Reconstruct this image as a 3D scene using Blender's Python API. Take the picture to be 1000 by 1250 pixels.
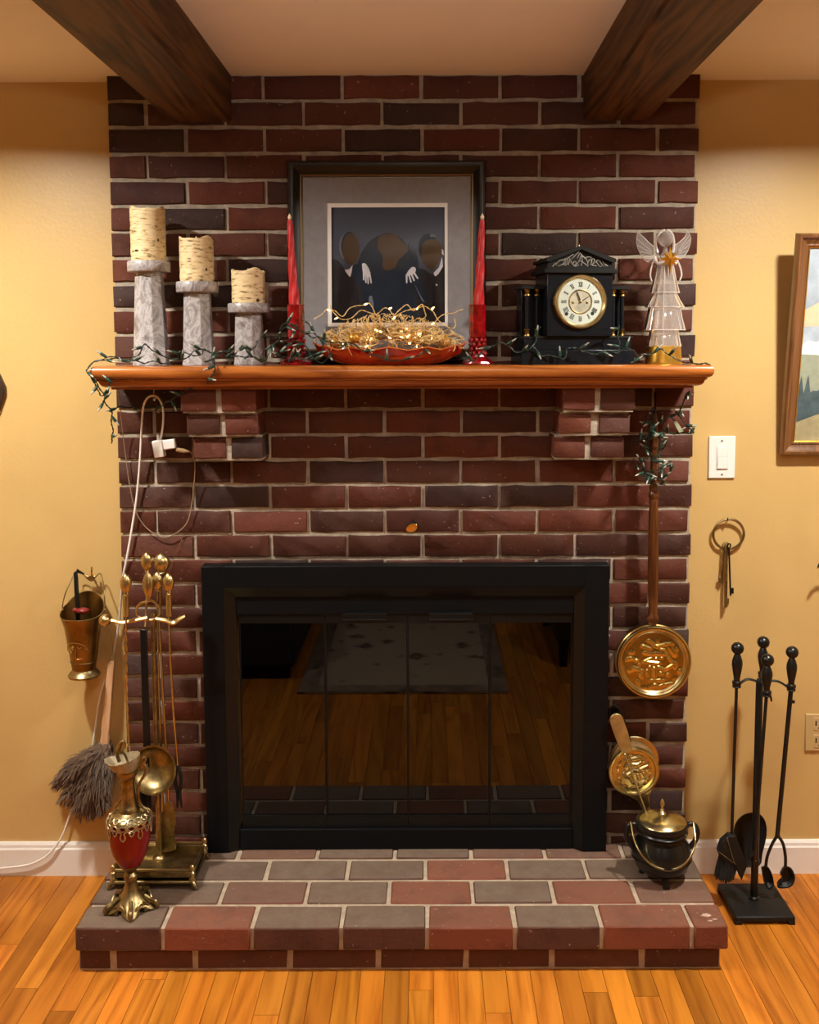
import bpy, bmesh, math, random
from mathutils import Vector, Matrix, noise as mnoise
PI = math.pi
for o in list(bpy.data.objects): bpy.data.objects.remove(o)
scene = bpy.context.scene
COL = scene.collection

# ------------------------------------------------------------------ camera
FPX, PX, PY = 1200.0, 523.0, 523.0
TH, PH = math.atan(103/1200), -0.003
CAM = Vector((0.061, -2.59, 1.481))
FW = Vector((0, math.cos(TH), -math.sin(TH)))
_R = Vector((1, 0, 0)); _U = Vector((0, math.sin(TH), math.cos(TH)))
RT = _R*math.cos(PH) + _U*math.sin(PH)
UP = -_R*math.sin(PH) + _U*math.cos(PH)
cd = bpy.data.cameras.new('camera'); cam = bpy.data.objects.new('camera', cd); COL.objects.link(cam)
m = Matrix((RT, UP, -FW)).transposed().to_4x4(); m.translation = CAM
cam.matrix_world = m
cd.sensor_fit = 'AUTO'; cd.sensor_width = 36
cd.lens = 36*FPX/1250; cd.shift_x = -(PX-500)/1250; cd.shift_y = (PY-625)/1250
cd.clip_start = 0.05; cd.clip_end = 50
scene.camera = cam

# ------------------------------------------------------------------ world, lights, exposure
w = bpy.data.worlds.new('world'); scene.world = w; w.use_nodes = True
w.node_tree.nodes['Background'].inputs[0].default_value = (1, .86, .7, 1)
w.node_tree.nodes['Background'].inputs[1].default_value = 0.02
CEIL = 2.169
LAMPS = [(-1.15, -.74, 20), (1.13, -.74, 20), (-1.0, -3.2, 3), (1.0, -3.2, 3)]  # the far pair are unseen lamps added as frontal fill
for lx, ly, pw in LAMPS:
    ld = bpy.data.lights.new('recessed_light_bulb', 'AREA'); ld.shape = 'DISK'; ld.size = .10
    ld.energy = pw; ld.spread = math.radians(158); ld.color = (1, .945, .83)
    lo = bpy.data.objects.new('recessed_light_bulb', ld); COL.objects.link(lo)
    lo.location = (lx, ly, CEIL-.012)
FILL_POS = (.08, -1.95, 1.86)               # added fill lamp, out of view; shines up to brighten the ceiling
gl_ = bpy.data.lights.new('ceiling_fill', 'AREA'); gl_.shape = 'DISK'; gl_.size = .28; gl_.energy = 15.5; gl_.color = (1, .93, .85)
go_ = bpy.data.objects.new('ceiling_fill', gl_); COL.objects.link(go_); go_.location = (FILL_POS[0], FILL_POS[1], FILL_POS[2]+.005); go_.rotation_euler = (PI, 0, 0)
vs = scene.view_settings
vs.view_transform = 'Standard'; vs.look = 'None'; vs.gamma = 1; vs.use_curve_mapping = False
vs.exposure = 0.72

# ------------------------------------------------------------------ helpers
def ray(x, y): return FW + RT*((x-PX)/FPX) - UP*((y-PY)/FPX)
def at(x, y, Y=0.0):
    d = ray(x, y); return CAM + d*((Y-CAM.y)/d.y)
def onz(x, y, Z):
    d = ray(x, y); return CAM + d*((Z-CAM.z)/d.z)
def kk(x, y, Y): return (at(x+1, y, Y)-at(x, y, Y)).length
def sp(r, g, b):
    f = lambda c: ((c/255+.055)/1.055)**2.4 if c/255 > .04045 else c/255/12.92
    return (f(r), f(g), f(b), 1)

WM = {}
def world_of(o): return WM.get(o.name, Matrix.Identity(4)) if o else Matrix.Identity(4)
def tag(o, label=None, cat=None, group=None, kind=None):
    if label: o['label'] = label
    if cat: o['category'] = cat
    if group: o['group'] = group
    if kind: o['kind'] = kind
    return o
def thing(name, label, cat, loc=(0,0,0), rot=(0,0,0), group=None, kind=None):
    o = bpy.data.objects.new(name, None); COL.objects.link(o); o.empty_display_size = .03
    o.location = loc; o.rotation_euler = rot
    from mathutils import Euler
    WM[o.name] = Matrix.Translation(Vector(loc)) @ Euler(rot).to_matrix().to_4x4()
    return tag(o, label, cat, group, kind)
def link_mesh(name, me, parent, M4=None):
    """an object that shares mesh data, placed at a world matrix"""
    o = bpy.data.objects.new(name, me); COL.objects.link(o)
    M4 = M4 or Matrix.Identity(4)
    if parent: o.parent = parent
    o.matrix_local = world_of(parent).inverted() @ M4
    WM[o.name] = M4.copy()
    return o

class MB:
    def __init__(s): s.v = []; s.f = []
    def add(s, vs, fs, M=None):
        b = len(s.v)
        s.v += [(M @ Vector(p)) if M else Vector(p) for p in vs]
        s.f += [tuple(b+i for i in f) for f in fs]
        return s
    def box(s, x0, x1, y0, y1, z0, z1, M=None):
        return s.add([(x0,y0,z0),(x1,y0,z0),(x1,y1,z0),(x0,y1,z0),(x0,y0,z1),(x1,y0,z1),(x1,y1,z1),(x0,y1,z1)],
                     [(3,2,1,0),(4,5,6,7),(0,1,5,4),(1,2,6,5),(2,3,7,6),(3,0,4,7)], M)
    def prism(s, poly, y0, y1, M=None):
        """poly of (x, z); front at y0, back at y1"""
        n = len(poly)
        a = sum(poly[i][0]*poly[(i+1)%n][1]-poly[(i+1)%n][0]*poly[i][1] for i in range(n))
        if a < 0: poly = poly[::-1]
        return s.add([(x,y0,z) for x,z in poly]+[(x,y1,z) for x,z in poly],
                     [tuple(range(n)), tuple(range(2*n-1,n-1,-1))]+[(i+n,(i+1)%n+n,(i+1)%n,i) for i in range(n)], M)
    def tube(s, pts, r, n=8, cap=True, M=None, flat=1.0):
        pts = [Vector(p) for p in pts]; N = len(pts)
        if N < 2: return s
        rs = r if isinstance(r, (list, tuple)) else [r]*N
        t0 = (pts[1]-pts[0]).normalized()
        u = t0.orthogonal().normalized()
        vs = []
        for i in range(N):
            t = (pts[min(i+1,N-1)]-pts[max(i-1,0)])
            t = t.normalized() if t.length > 1e-9 else t0
            u = (u - t*u.dot(t))
            u = u.normalized() if u.length > 1e-6 else t.orthogonal().normalized()
            wv = t.cross(u)
            for j in range(n):
                a = 2*PI*j/n
                vs.append(pts[i] + (u*math.cos(a)+wv*math.sin(a)*flat)*rs[i])
        fs = [(i*n+j, i*n+(j+1)%n, (i+1)*n+(j+1)%n, (i+1)*n+j) for i in range(N-1) for j in range(n)]
        if cap: fs += [tuple(range(n-1,-1,-1)), tuple((N-1)*n+j for j in range(n))]
        return s.add(vs, fs, M)
    def lathe(s, prof, c=(0,0,0), n=28, M=None, a0=0.0, sy=1.0, cap=True):
        """prof of (r, z), bottom to top"""
        vs = []; cx, cy, cz = c
        for r, z in prof:
            r = max(r, 1e-5)
            for j in range(n):
                a = a0+2*PI*j/n
                vs.append((cx+r*math.cos(a), cy+r*sy*math.sin(a), cz+z))
        N = len(prof)
        fs = [(i*n+j, i*n+(j+1)%n, (i+1)*n+(j+1)%n, (i+1)*n+j) for i in range(N-1) for j in range(n)]
        if cap:
            fs += [tuple(range(n-1,-1,-1)), tuple((N-1)*n+j for j in range(n))]
        return s.add(vs, fs, M)
    def ball(s, c, r, n=12, m=8, sc=(1,1,1), M=None):
        vs = [(c[0]+r*sc[0]*math.sin(PI*i/m)*math.cos(2*PI*j/n), c[1]+r*sc[1]*math.sin(PI*i/m)*math.sin(2*PI*j/n), c[2]-r*sc[2]*math.cos(PI*i/m))
              for i in range(1,m) for j in range(n)]
        vs += [(c[0],c[1],c[2]-r*sc[2]), (c[0],c[1],c[2]+r*sc[2])]
        b, t = len(vs)-2, len(vs)-1
        fs = [(i*n+j, i*n+(j+1)%n, (i+1)*n+(j+1)%n, (i+1)*n+j) for i in range(m-2) for j in range(n)]
        fs += [(b,(j+1)%n,j) for j in range(n)] + [(t,(m-2)*n+j,(m-2)*n+(j+1)%n) for j in range(n)]
        return s.add(vs, fs, M)
    def mesh(s, name, mat, smooth=40):
        me = bpy.data.meshes.new(name)
        me.from_pydata([tuple(p) for p in s.v], [], s.f)
        me.update()
        if smooth:
            me.polygons.foreach_set('use_smooth', [True]*len(me.polygons))
            me.set_sharp_from_angle(angle=math.radians(smooth))
        if mat: me.materials.append(mat)
        return me
    def build(s, name, mat, parent=None, smooth=40, bevel=0, local=False, fix=False, segs=2):
        if parent and not local:
            inv = world_of(parent).inverted(); s.v = [inv @ p for p in s.v]
        me = s.mesh(name, mat, smooth)
        if fix:
            bm = bmesh.new(); bm.from_mesh(me); bmesh.ops.recalc_face_normals(bm, faces=bm.faces); bm.to_mesh(me); bm.free()
        o = bpy.data.objects.new(name, me); COL.objects.link(o)
        if parent: o.parent = parent; WM[o.name] = world_of(parent).copy()
        else: WM[o.name] = Matrix.Identity(4)
        if bevel:
            b = o.modifiers.new('bevel', 'BEVEL'); b.width = bevel; b.segments = segs; b.limit_method = 'ANGLE'; b.angle_limit = math.radians(35)
        return o

def spline(pts, sub=6):
    pts = [Vector(p) for p in pts]; out = []
    for i in range(len(pts)-1):
        p0 = pts[max(i-1,0)]; p1 = pts[i]; p2 = pts[i+1]; p3 = pts[min(i+2,len(pts)-1)]
        for k in range(sub):
            t = k/sub
            out.append(.5*((2*p1)+(p2-p0)*t+(2*p0-5*p1+4*p2-p3)*t*t+(-p0+3*p1-3*p2+p3)*t**3))
    return out+[pts[-1]]
def pxs(lst, Y=None):
    """points from (px, py, Y) or (px, py) with a shared depth"""
    return [at(p[0], p[1], p[2] if len(p) > 2 else Y) for p in lst]
def frame(o, zdir, xhint=(1,0,0)):
    """matrix at o whose local z points along zdir"""
    z = Vector(zdir).normalized(); x = Vector(xhint); x = (x-z*x.dot(z))
    x = x.normalized() if x.length > 1e-5 else z.orthogonal().normalized()
    y = z.cross(x); M = Matrix((x,y,z)).transposed().to_4x4(); M.translation = Vector(o); return M
def lprof(px, Y, prof):
    """lathe profile from pixels: (radius px, row px) at depth Y -> [(r, z)]"""
    k = kk(px, prof[0][1], Y); return [(r*k, at(px, y, Y).z) for r, y in prof]

# ------------------------------------------------------------------ materials
def nodes(name):
    m = bpy.data.materials.new(name); m.use_nodes = True
    nt = m.node_tree; return m, nt, nt.nodes['Principled BSDF']
def N(nt, t, **kw):
    n = nt.nodes.new(t)
    for k, v in kw.items():
        if k in n.inputs: n.inputs[k].default_value = v
        else: setattr(n, k, v)
    return n
def coords(nt, scale=(1,1,1), rnd=True):
    tc = N(nt, 'ShaderNodeTexCoord'); mp = N(nt, 'ShaderNodeMapping'); mp.inputs['Scale'].default_value = scale
    nt.links.new(tc.outputs['Object'], mp.inputs['Vector'])
    if rnd:
        oi = N(nt, 'ShaderNodeObjectInfo'); ml = N(nt, 'ShaderNodeMath', operation='MULTIPLY'); ml.inputs[1].default_value = 37.0
        nt.links.new(oi.outputs['Random'], ml.inputs[0]); nt.links.new(ml.outputs[0], mp.inputs['Location'])
    return mp.outputs['Vector']
def ramp(nt, fac, stops):
    r = N(nt, 'ShaderNodeValToRGB'); e = r.color_ramp.elements
    while len(e) < len(stops): e.new(.5)
    for el, (p, c) in zip(e, stops): el.position = p; el.color = c if len(c) == 4 else (*c, 1)
    nt.links.new(fac, r.inputs[0]); return r.outputs[0]
def mul(c, f): return (min(c[0]*f,1), min(c[1]*f,1), min(c[2]*f,1), 1)
def simple(name, col, rough=.5, metal=0., var=0., vs=20., bump=0., bs=60., bd=.002, coat=0., trans=0., ior=1.5, scale=(1,1,1), spec=.5, sheen=0., rv=0.):
    m, nt, p = nodes(name)
    p.inputs['Base Color'].default_value = col; p.inputs['Roughness'].default_value = rough; p.inputs['Metallic'].default_value = metal
    p.inputs['Coat Weight'].default_value = coat; p.inputs['Coat Roughness'].default_value = .12; p.inputs['Transmission Weight'].default_value = trans; p.inputs['IOR'].default_value = ior
    p.inputs['Specular IOR Level'].default_value = spec; p.inputs['Sheen Weight'].default_value = sheen
    v = coords(nt, scale) if (var or bump or rv) else None
    if var:
        t = N(nt, 'ShaderNodeTexNoise', Scale=vs, Detail=6., Roughness=.6); nt.links.new(v, t.inputs['Vector'])
        c = ramp(nt, t.outputs['Fac'], [(.3, mul(col, 1-var)), (.7, mul(col, 1+var))]); nt.links.new(c, p.inputs['Base Color'])
    if rv:
        t = N(nt, 'ShaderNodeTexNoise', Scale=vs*.6, Detail=5.); nt.links.new(v, t.inputs['Vector'])
        r = N(nt, 'ShaderNodeMapRange'); r.inputs['To Min'].default_value = max(rough-rv, .03); r.inputs['To Max'].default_value = rough+rv
        nt.links.new(t.outputs['Fac'], r.inputs['Value']); nt.links.new(r.outputs[0], p.inputs['Roughness'])
    if bump:
        t = N(nt, 'ShaderNodeTexNoise', Scale=bs, Detail=5.); nt.links.new(v, t.inputs['Vector'])
        b = N(nt, 'ShaderNodeBump', Strength=bump, Distance=bd); nt.links.new(t.outputs['Fac'], b.inputs['Height']); nt.links.new(b.outputs[0], p.inputs['Normal'])
    return m
def brick_mat(name, speck=.5, dust=(0.30,.25,.22,1), dustamt=.15, topdust=None):
    m, nt, p = nodes(name); v = coords(nt)
    oi = N(nt, 'ShaderNodeObjectInfo')
    t = N(nt, 'ShaderNodeTexNoise', Scale=14., Detail=8., Roughness=.65); nt.links.new(v, t.inputs['Vector'])
    f = ramp(nt, t.outputs['Fac'], [(.25, (.55,.55,.58,1)), (.5, (1,1,1,1)), (.78, (1.0,.95,.92,1))])
    mx = N(nt, 'ShaderNodeMix', data_type='RGBA', blend_type='MULTIPLY'); mx.inputs['Factor'].default_value = 1
    nt.links.new(oi.outputs['Color'], mx.inputs[6]); nt.links.new(f, mx.inputs[7])
    # mortar smears and pits
    t2 = N(nt, 'ShaderNodeTexNoise', Scale=9., Detail=9., Roughness=.75); nt.links.new(v, t2.inputs['Vector'])
    s = ramp(nt, t2.outputs['Fac'], [(.62, (0,0,0,1)), (.74, (dustamt,)*3+(1,))])
    mx2 = N(nt, 'ShaderNodeMix', data_type='RGBA'); nt.links.new(s, mx2.inputs['Factor']); nt.links.new(mx.outputs[2], mx2.inputs[6]); mx2.inputs[7].default_value = dust
    t3 = N(nt, 'ShaderNodeTexNoise', Scale=95., Detail=2.); nt.links.new(v, t3.inputs['Vector'])
    s3 = ramp(nt, t3.outputs['Fac'], [(.71, (0,0,0,1)), (.75, (speck,)*3+(1,))])
    mx3 = N(nt, 'ShaderNodeMix', data_type='RGBA'); nt.links.new(s3, mx3.inputs['Factor']); nt.links.new(mx2.outputs[2], mx3.inputs[6]); mx3.inputs[7].default_value = (.42,.37,.32,1)
    col = mx3.outputs[2]
    if topdust:     # ash and mortar dust that has settled on upward faces
        ge = N(nt, 'ShaderNodeNewGeometry'); sx = N(nt, 'ShaderNodeSeparateXYZ'); nt.links.new(ge.outputs['Normal'], sx.inputs[0])
        t5 = N(nt, 'ShaderNodeTexNoise', Scale=22., Detail=8., Roughness=.7); nt.links.new(v, t5.inputs['Vector'])
        f5 = ramp(nt, t5.outputs['Fac'], [(.2, (.35,.35,.35,1)), (.7, (.85,.85,.85,1))])
        m1 = N(nt, 'ShaderNodeMath', operation='MULTIPLY'); nt.links.new(f5, m1.inputs[0]); nt.links.new(oi.outputs['Alpha'], m1.inputs[1])
        sm = N(nt, 'ShaderNodeMapRange'); sm.inputs['From Min'].default_value = .6; sm.inputs['From Max'].default_value = .95; nt.links.new(sx.outputs['Z'], sm.inputs['Value'])
        m2 = N(nt, 'ShaderNodeMath', operation='MULTIPLY'); nt.links.new(m1.outputs[0], m2.inputs[0]); nt.links.new(sm.outputs[0], m2.inputs[1])
        mx5 = N(nt, 'ShaderNodeMix', data_type='RGBA'); nt.links.new(m2.outputs[0], mx5.inputs['Factor']); nt.links.new(col, mx5.inputs[6]); mx5.inputs[7].default_value = topdust; col = mx5.outputs[2]
    nt.links.new(col, p.inputs['Base Color'])
    p.inputs['Roughness'].default_value = .72; p.inputs['Specular IOR Level'].default_value = .35
    t4 = N(nt, 'ShaderNodeTexNoise', Scale=70., Detail=8., Roughness=.7); nt.links.new(v, t4.inputs['Vector'])
    b = N(nt, 'ShaderNodeBump', Strength=.6, Distance=.004); nt.links.new(t4.outputs['Fac'], b.inputs['Height']); nt.links.new(b.outputs[0], p.inputs['Normal'])
    return m
def wood_mat(name, c1, c2, axis=1, sc=1., rough=.35, coat=.3, objcol=False, ring=9., dark=None):
    """grain runs along the given axis of the object's own coordinates"""
    m, nt, p = nodes(name)
    s = [1.0*sc]*3; s[axis] = .07*sc
    v = coords(nt, tuple(s))
    n1 = N(nt, 'ShaderNodeTexNoise', Scale=ring, Detail=2.5, Distortion=.6); nt.links.new(v, n1.inputs['Vector'])
    ml = N(nt, 'ShaderNodeMath', operation='MULTIPLY'); ml.inputs[1].default_value = 7.; nt.links.new(n1.outputs['Fac'], ml.inputs[0])
    fr = N(nt, 'ShaderNodeMath', operation='PINGPONG'); fr.inputs[1].default_value = .5; nt.links.new(ml.outputs[0], fr.inputs[0])
    n2 = N(nt, 'ShaderNodeTexNoise', Scale=110., Detail=4.); nt.links.new(v, n2.inputs['Vector'])
    ad = N(nt, 'ShaderNodeMath', operation='MULTIPLY_ADD'); ad.inputs[1].default_value = .7; nt.links.new(n2.outputs['Fac'], ad.inputs[0]); nt.links.new(fr.outputs[0], ad.inputs[2])
    stops = [(.3, c1), (.75, c2)] if dark is None else [(.25, dark), (.45, c1), (.8, c2)]
    c = ramp(nt, ad.outputs[0], stops)
    if objcol:
        oi = N(nt, 'ShaderNodeObjectInfo'); mx = N(nt, 'ShaderNodeMix', data_type='RGBA', blend_type='MULTIPLY'); mx.inputs['Factor'].default_value = 1
        nt.links.new(c, mx.inputs[6]); nt.links.new(oi.outputs['Color'], mx.inputs[7]); c = mx.outputs[2]
    nt.links.new(c, p.inputs['Base Color'])
    p.inputs['Roughness'].default_value = rough; p.inputs['Coat Weight'].default_value = coat; p.inputs['Coat Roughness'].default_value = .15; p.inputs['Specular IOR Level'].default_value = .35
    b = N(nt, 'ShaderNodeBump', Strength=.12, Distance=.001); nt.links.new(n2.outputs['Fac'], b.inputs['Height']); nt.links.new(b.outputs[0], p.inputs['Normal'])
    return m
def clear_mat(name, tint=(1,1,1,1), ior=1.5, refl=(1,1,1,1), rough=.03):
    """thin clear or tinted pane: a fresnel share mirrors, the rest passes tinted"""
    m = bpy.data.materials.new(name); m.use_nodes = True; nt = m.node_tree; nt.nodes.remove(nt.nodes['Principled BSDF'])
    out = nt.nodes['Material Output']
    fr = N(nt, 'ShaderNodeFresnel', IOR=ior); tr = N(nt, 'ShaderNodeBsdfTransparent', Color=tint); gl = N(nt, 'ShaderNodeBsdfGlossy', Color=refl, Roughness=rough)
    mx = N(nt, 'ShaderNodeMixShader'); nt.links.new(fr.outputs[0], mx.inputs[0]); nt.links.new(tr.outputs[0], mx.inputs[1]); nt.links.new(gl.outputs[0], mx.inputs[2]); nt.links.new(mx.outputs[0], out.inputs[0])
    return m

WALL = simple('tan_wall_paint', (.59,.402,.158,1), rough=.40, var=.05, vs=3., bump=.22, bs=110., bd=.0015, spec=.45)
CEILM = simple('ceiling_paint', (.90,.84,.80,1), rough=.8, var=.03, vs=2., bump=.08, bs=160.)
WHITE = simple('white_trim_paint', (.80,.78,.75,1), rough=.35, var=.03, vs=8.)
MORTAR = simple('mortar', (.38,.325,.26,1), rough=.9, var=.30, vs=40., bump=.6, bs=140., bd=.003)
HMORT = simple('hearth_mortar', (.40,.32,.235,1), rough=.85, var=.22, vs=40., bump=.5, bs=140., bd=.003)
BRICK = brick_mat('chimney_brick')
HBRICK = brick_mat('hearth_brick', .6, (.32,.27,.24,1), .35, (.200,.152,.112,1))
FLOORW = wood_mat('oak_floor_board', (.43,.140,.012,1), (.55,.195,.020,1), axis=1, sc=1., rough=.42, coat=.0, objcol=True, ring=8., dark=(.32,.095,.008,1))
BEAMW = wood_mat('stained_beam_wood', (.056,.023,.006,1), (.118,.052,.015,1), axis=1, sc=1., rough=.6, coat=.0, ring=12., dark=(.018,.007,.002,1))
MANTW = wood_mat('mantel_wood', (.30,.085,.014,1), (.42,.135,.025,1), axis=0, sc=1., rough=.25, coat=.5, ring=12., dark=(.20,.05,.009,1))
WARMW = wood_mat('turned_handle_wood', (.045,.013,.004,1), (.11,.034,.008,1), axis=2, sc=2., rough=.3, coat=.25, ring=14.)
PALEW = wood_mat('pale_handle_wood', (.50,.28,.14,1), (.62,.38,.21,1), axis=2, sc=2., rough=.5, coat=.1)
FRAMEW = wood_mat('walnut_frame_wood', (.10,.040,.014,1), (.20,.085,.03,1), axis=2, sc=1.5, rough=.35, coat=.3)
BLACKM = simple('black_powder_coat', (.0045,.005,.006,1), rough=.42, var=.1, vs=30., spec=.14)
BLACKIN = simple('black_satin_frame', (.005,.005,.005,1), rough=.3, spec=.3)
SOOT = simple('soot_black', (.008,.007,.006,1), rough=.95, var=.3)
IRON = simple('black_iron', (.007,.0065,.0065,1), rough=.28, spec=.38, bump=.1, bs=90.)
IRONM = simple('matte_iron', (.010,.0095,.009,1), rough=.5, spec=.25, bump=.2, bs=120.)
SMOKE = clear_mat('smoked_glass', (.03,.028,.025,1), ior=1.6, rough=.012)
BRASS = simple('polished_brass', (.55,.46,.225,1), rough=.24, metal=1, var=.14, vs=18., rv=.06)
ANTBR = simple('antique_brass', (.32,.245,.115,1), rough=.36, metal=1, var=.5, vs=40., rv=.08, bump=.25, bs=130., bd=.002)
DKBR = simple('tarnished_brass', (.27,.17,.055,1), rough=.33, metal=1, var=.45, vs=14., rv=.08)
PALEBR = simple('pale_brass', (.60,.46,.22,1), rough=.30, metal=1, var=.15, vs=25., rv=.05)
GOLD = simple('gold_paint', (.70,.40,.06,1), rough=.32, metal=.9, var=.15, vs=25.)
CHROME = simple('bright_metal', (.75,.73,.70,1), rough=.2, metal=1)
REDEN = simple('red_enamel', (.19,.003,.004,1), rough=.22, coat=.15, spec=.3, var=.15, vs=10.)
REDWAX = simple('red_wax', (.52,.018,.022,1), rough=.38, var=.12, vs=30., spec=.5)
REDGL = simple('red_cut_glass', (.25,.003,.006,1), rough=.07, coat=.6, spec=.8, var=.7, vs=50., bump=.5, bs=55., bd=.004)
BOWLGL = simple('red_orange_glass', (.34,.014,.005,1), rough=.10, coat=.8, var=.6, vs=12.)
SLATE = simple('black_slate_case', (.007,.009,.013,1), rough=.24, coat=.15, spec=.35, var=.2, vs=30.)
PEDM = simple('black_carved_slate', (.009,.009,.009,1), rough=.5, spec=.2)
CARVE = simple('worn_carving', (.26,.24,.21,1), rough=.5, var=.4, vs=60.)
DIAL = simple('mint_dial_enamel', (.62,.70,.64,1), rough=.3, coat=.3)
DIALIN = simple('cream_dial_centre', (.50,.49,.38,1), rough=.35, var=.25, vs=40.)
INK = simple('black_ink', (.012,.012,.012,1), rough=.5)
ACRYL = clear_mat('clear_acrylic', (.93,.91,.90,1), ior=1.36, rough=.08)
_nt = ACRYL.node_tree; _o = _nt.nodes['Material Output']; _old = _o.inputs[0].links[0].from_socket
_df = N(_nt, 'ShaderNodeBsdfDiffuse', Color=(.85,.80,.76,1)); _m2 = N(_nt, 'ShaderNodeMixShader'); _m2.inputs[0].default_value = .13
_nt.links.new(_old, _m2.inputs[1]); _nt.links.new(_df.outputs[0], _m2.inputs[2]); _nt.links.new(_m2.outputs[0], _o.inputs[0])
ACRED = simple('acrylic_edge', (.72,.66,.62,1), rough=.12, spec=.7)
m_, nt_, p_ = nodes('frosted_acrylic_edge'); p_.inputs['Base Color'].default_value = (.78,.72,.68,1); p_.inputs['Roughness'].default_value = .15; p_.inputs['Alpha'].default_value = .55; ACRED = m_
AMBER = simple('amber_glass', (.50,.24,.05,1), rough=.08, coat=.7, spec=.8)
CLGL = clear_mat('clear_glass', (.92,.92,.90,1), ior=1.5, rough=.02)
GREEN = simple('dark_green_wire', (.010,.028,.020,1), rough=.42, var=.3, vs=60.)
GREENS = simple('green_bulb_socket', (.012,.045,.030,1), rough=.40, var=.3, vs=60.)
BULBC = simple('clear_bulb', (.36,.37,.32,1), rough=.1, coat=.5)
WHITEP = simple('white_plastic', (.80,.79,.77,1), rough=.32)
CORDW = simple('white_cord', (.84,.82,.78,1), rough=.4)
CORDB = simple('bronze_cord', (.30,.20,.13,1), rough=.35, var=.2)
TANP = simple('tan_plastic', (.50,.36,.16,1), rough=.4)
FEATH = simple('taupe_feather', (.135,.082,.050,1), rough=.85, var=.35, vs=25., sheen=.5)
STRAW = simple('golden_raffia', (.80,.55,.22,1), rough=.4, var=.3, vs=60.)
MAT_G = simple('grey_mat_board', (.25,.245,.265,1), rough=.9, var=.10, vs=50., bump=.1, bs=300.)
MAT_W = simple('white_mat_board', (.88,.87,.86,1), rough=.8)
FRBLK = simple('black_lacquer', (.007,.007,.007,1), rough=.3, spec=.3)
FRSHEEN = simple('black_edge_sheen', (.045,.043,.042,1), rough=.26, metal=.9, var=.3, vs=20.)  # black frame edge; its lamp sheen is put into a lighter metallic colour
def flat(name, r, g, b, var=.12, vs=30.): return simple(name, sp(r,g,b), rough=.75, var=var, vs=vs, spec=.2)
P_BG = flat('print_slate_blue', 68, 74, 90, .14, 9.); P_HAIR = flat('print_dark_hair', 36, 42, 54, .2); P_COAT = flat('print_dark_coat', 42, 39, 43, .25)
P_NAVY = flat('print_navy_cloth', 30, 40, 56, .25); P_BRN = flat('print_brown', 76, 58, 37, .05); P_SKIN = flat('print_pale_hand', 205, 206, 216, .15)
P_GREY = flat('print_grey_cloth', 100, 108, 125, .2)
SKY = simple('painted_sky', sp(165,180,195), rough=.5, var=.25, vs=14.); CLOUD = flat('painted_cloud', 222, 190, 160, .1)
SNOW = flat('painted_snow', 225, 228, 228, .08); PINE = flat('painted_pines', 75, 92, 98, .3); MEAD = flat('painted_meadow', 160, 152, 118, .2); MIST = flat('painted_mist', 150, 158, 140, .15)
RUGM, nt_, p_ = nodes('patterned_rug')
v_ = coords(nt_, (1,1,1), False); vo = N(nt_, 'ShaderNodeTexVoronoi', Scale=7., distance='MANHATTAN'); nt_.links.new(v_, vo.inputs['Vector'])
wv = N(nt_, 'ShaderNodeTexNoise', Scale=9., Detail=5., Distortion=1.5); nt_.links.new(v_, wv.inputs['Vector'])
a_ = N(nt_, 'ShaderNodeMath', operation='ADD'); nt_.links.new(vo.outputs['Distance'], a_.inputs[0]); nt_.links.new(wv.outputs['Fac'], a_.inputs[1])
nt_.links.new(ramp(nt_, a_.outputs[0], [(.3,(.03,.03,.05,1)),(.55,(.22,.15,.10,1)),(.75,(.10,.03,.03,1)),(1.0,(.36,.28,.20,1))]), p_.inputs['Base Color']); p_.inputs['Roughness'].default_value = .95
SOFA = simple('charcoal_upholstery', (.020,.021,.024,1), rough=.8, var=.2, bump=.3, bs=200.)
CUSH = simple('rose_beige_cushion', (.30,.18,.13,1), rough=.85, var=.4, vs=18.)
def birch_mat():
    m, nt, p = nodes('birch_bark_wax')
    v = coords(nt, (48, 48, 190)); t = N(nt, 'ShaderNodeTexNoise', Scale=1., Detail=3.); nt.links.new(v, t.inputs['Vector'])
    c = ramp(nt, t.outputs['Fac'], [(.33, sp(128,100,64)), (.41, sp(214,188,140)), (.6, sp(232,213,170)), (.72, sp(222,200,154))])
    nt.links.new(c, p.inputs['Base Color']); p.inputs['Roughness'].default_value = .5
    p.inputs['Subsurface Weight'].default_value = .0
    b = N(nt, 'ShaderNodeBump', Strength=.5, Distance=.002); nt.links.new(t.outputs['Fac'], b.inputs['Height']); nt.links.new(b.outputs[0], p.inputs['Normal'])
    return m
BIRCH = birch_mat()
IVORY = simple('ivory_wax', sp(240,225,188), rough=.45)
KNOT = simple('bark_knot', sp(58,40,26), rough=.7)
def marble_mat():
    m, nt, p = nodes('grey_swirl_resin'); v = coords(nt)
    t = N(nt, 'ShaderNodeTexNoise', Scale=16., Detail=7., Roughness=.65, Distortion=2.6); nt.links.new(v, t.inputs['Vector'])
    c = ramp(nt, t.outputs['Fac'], [(.3, sp(104,97,96)), (.45, sp(148,142,143)), (.52, sp(184,181,184)), (.6, sp(138,132,133)), (.75, sp(172,168,169))])
    nt.links.new(c, p.inputs['Base Color']); p.inputs['Roughness'].default_value = .35; p.inputs['Coat Weight'].default_value = .2
    return m
RESIN = marble_mat()

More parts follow.
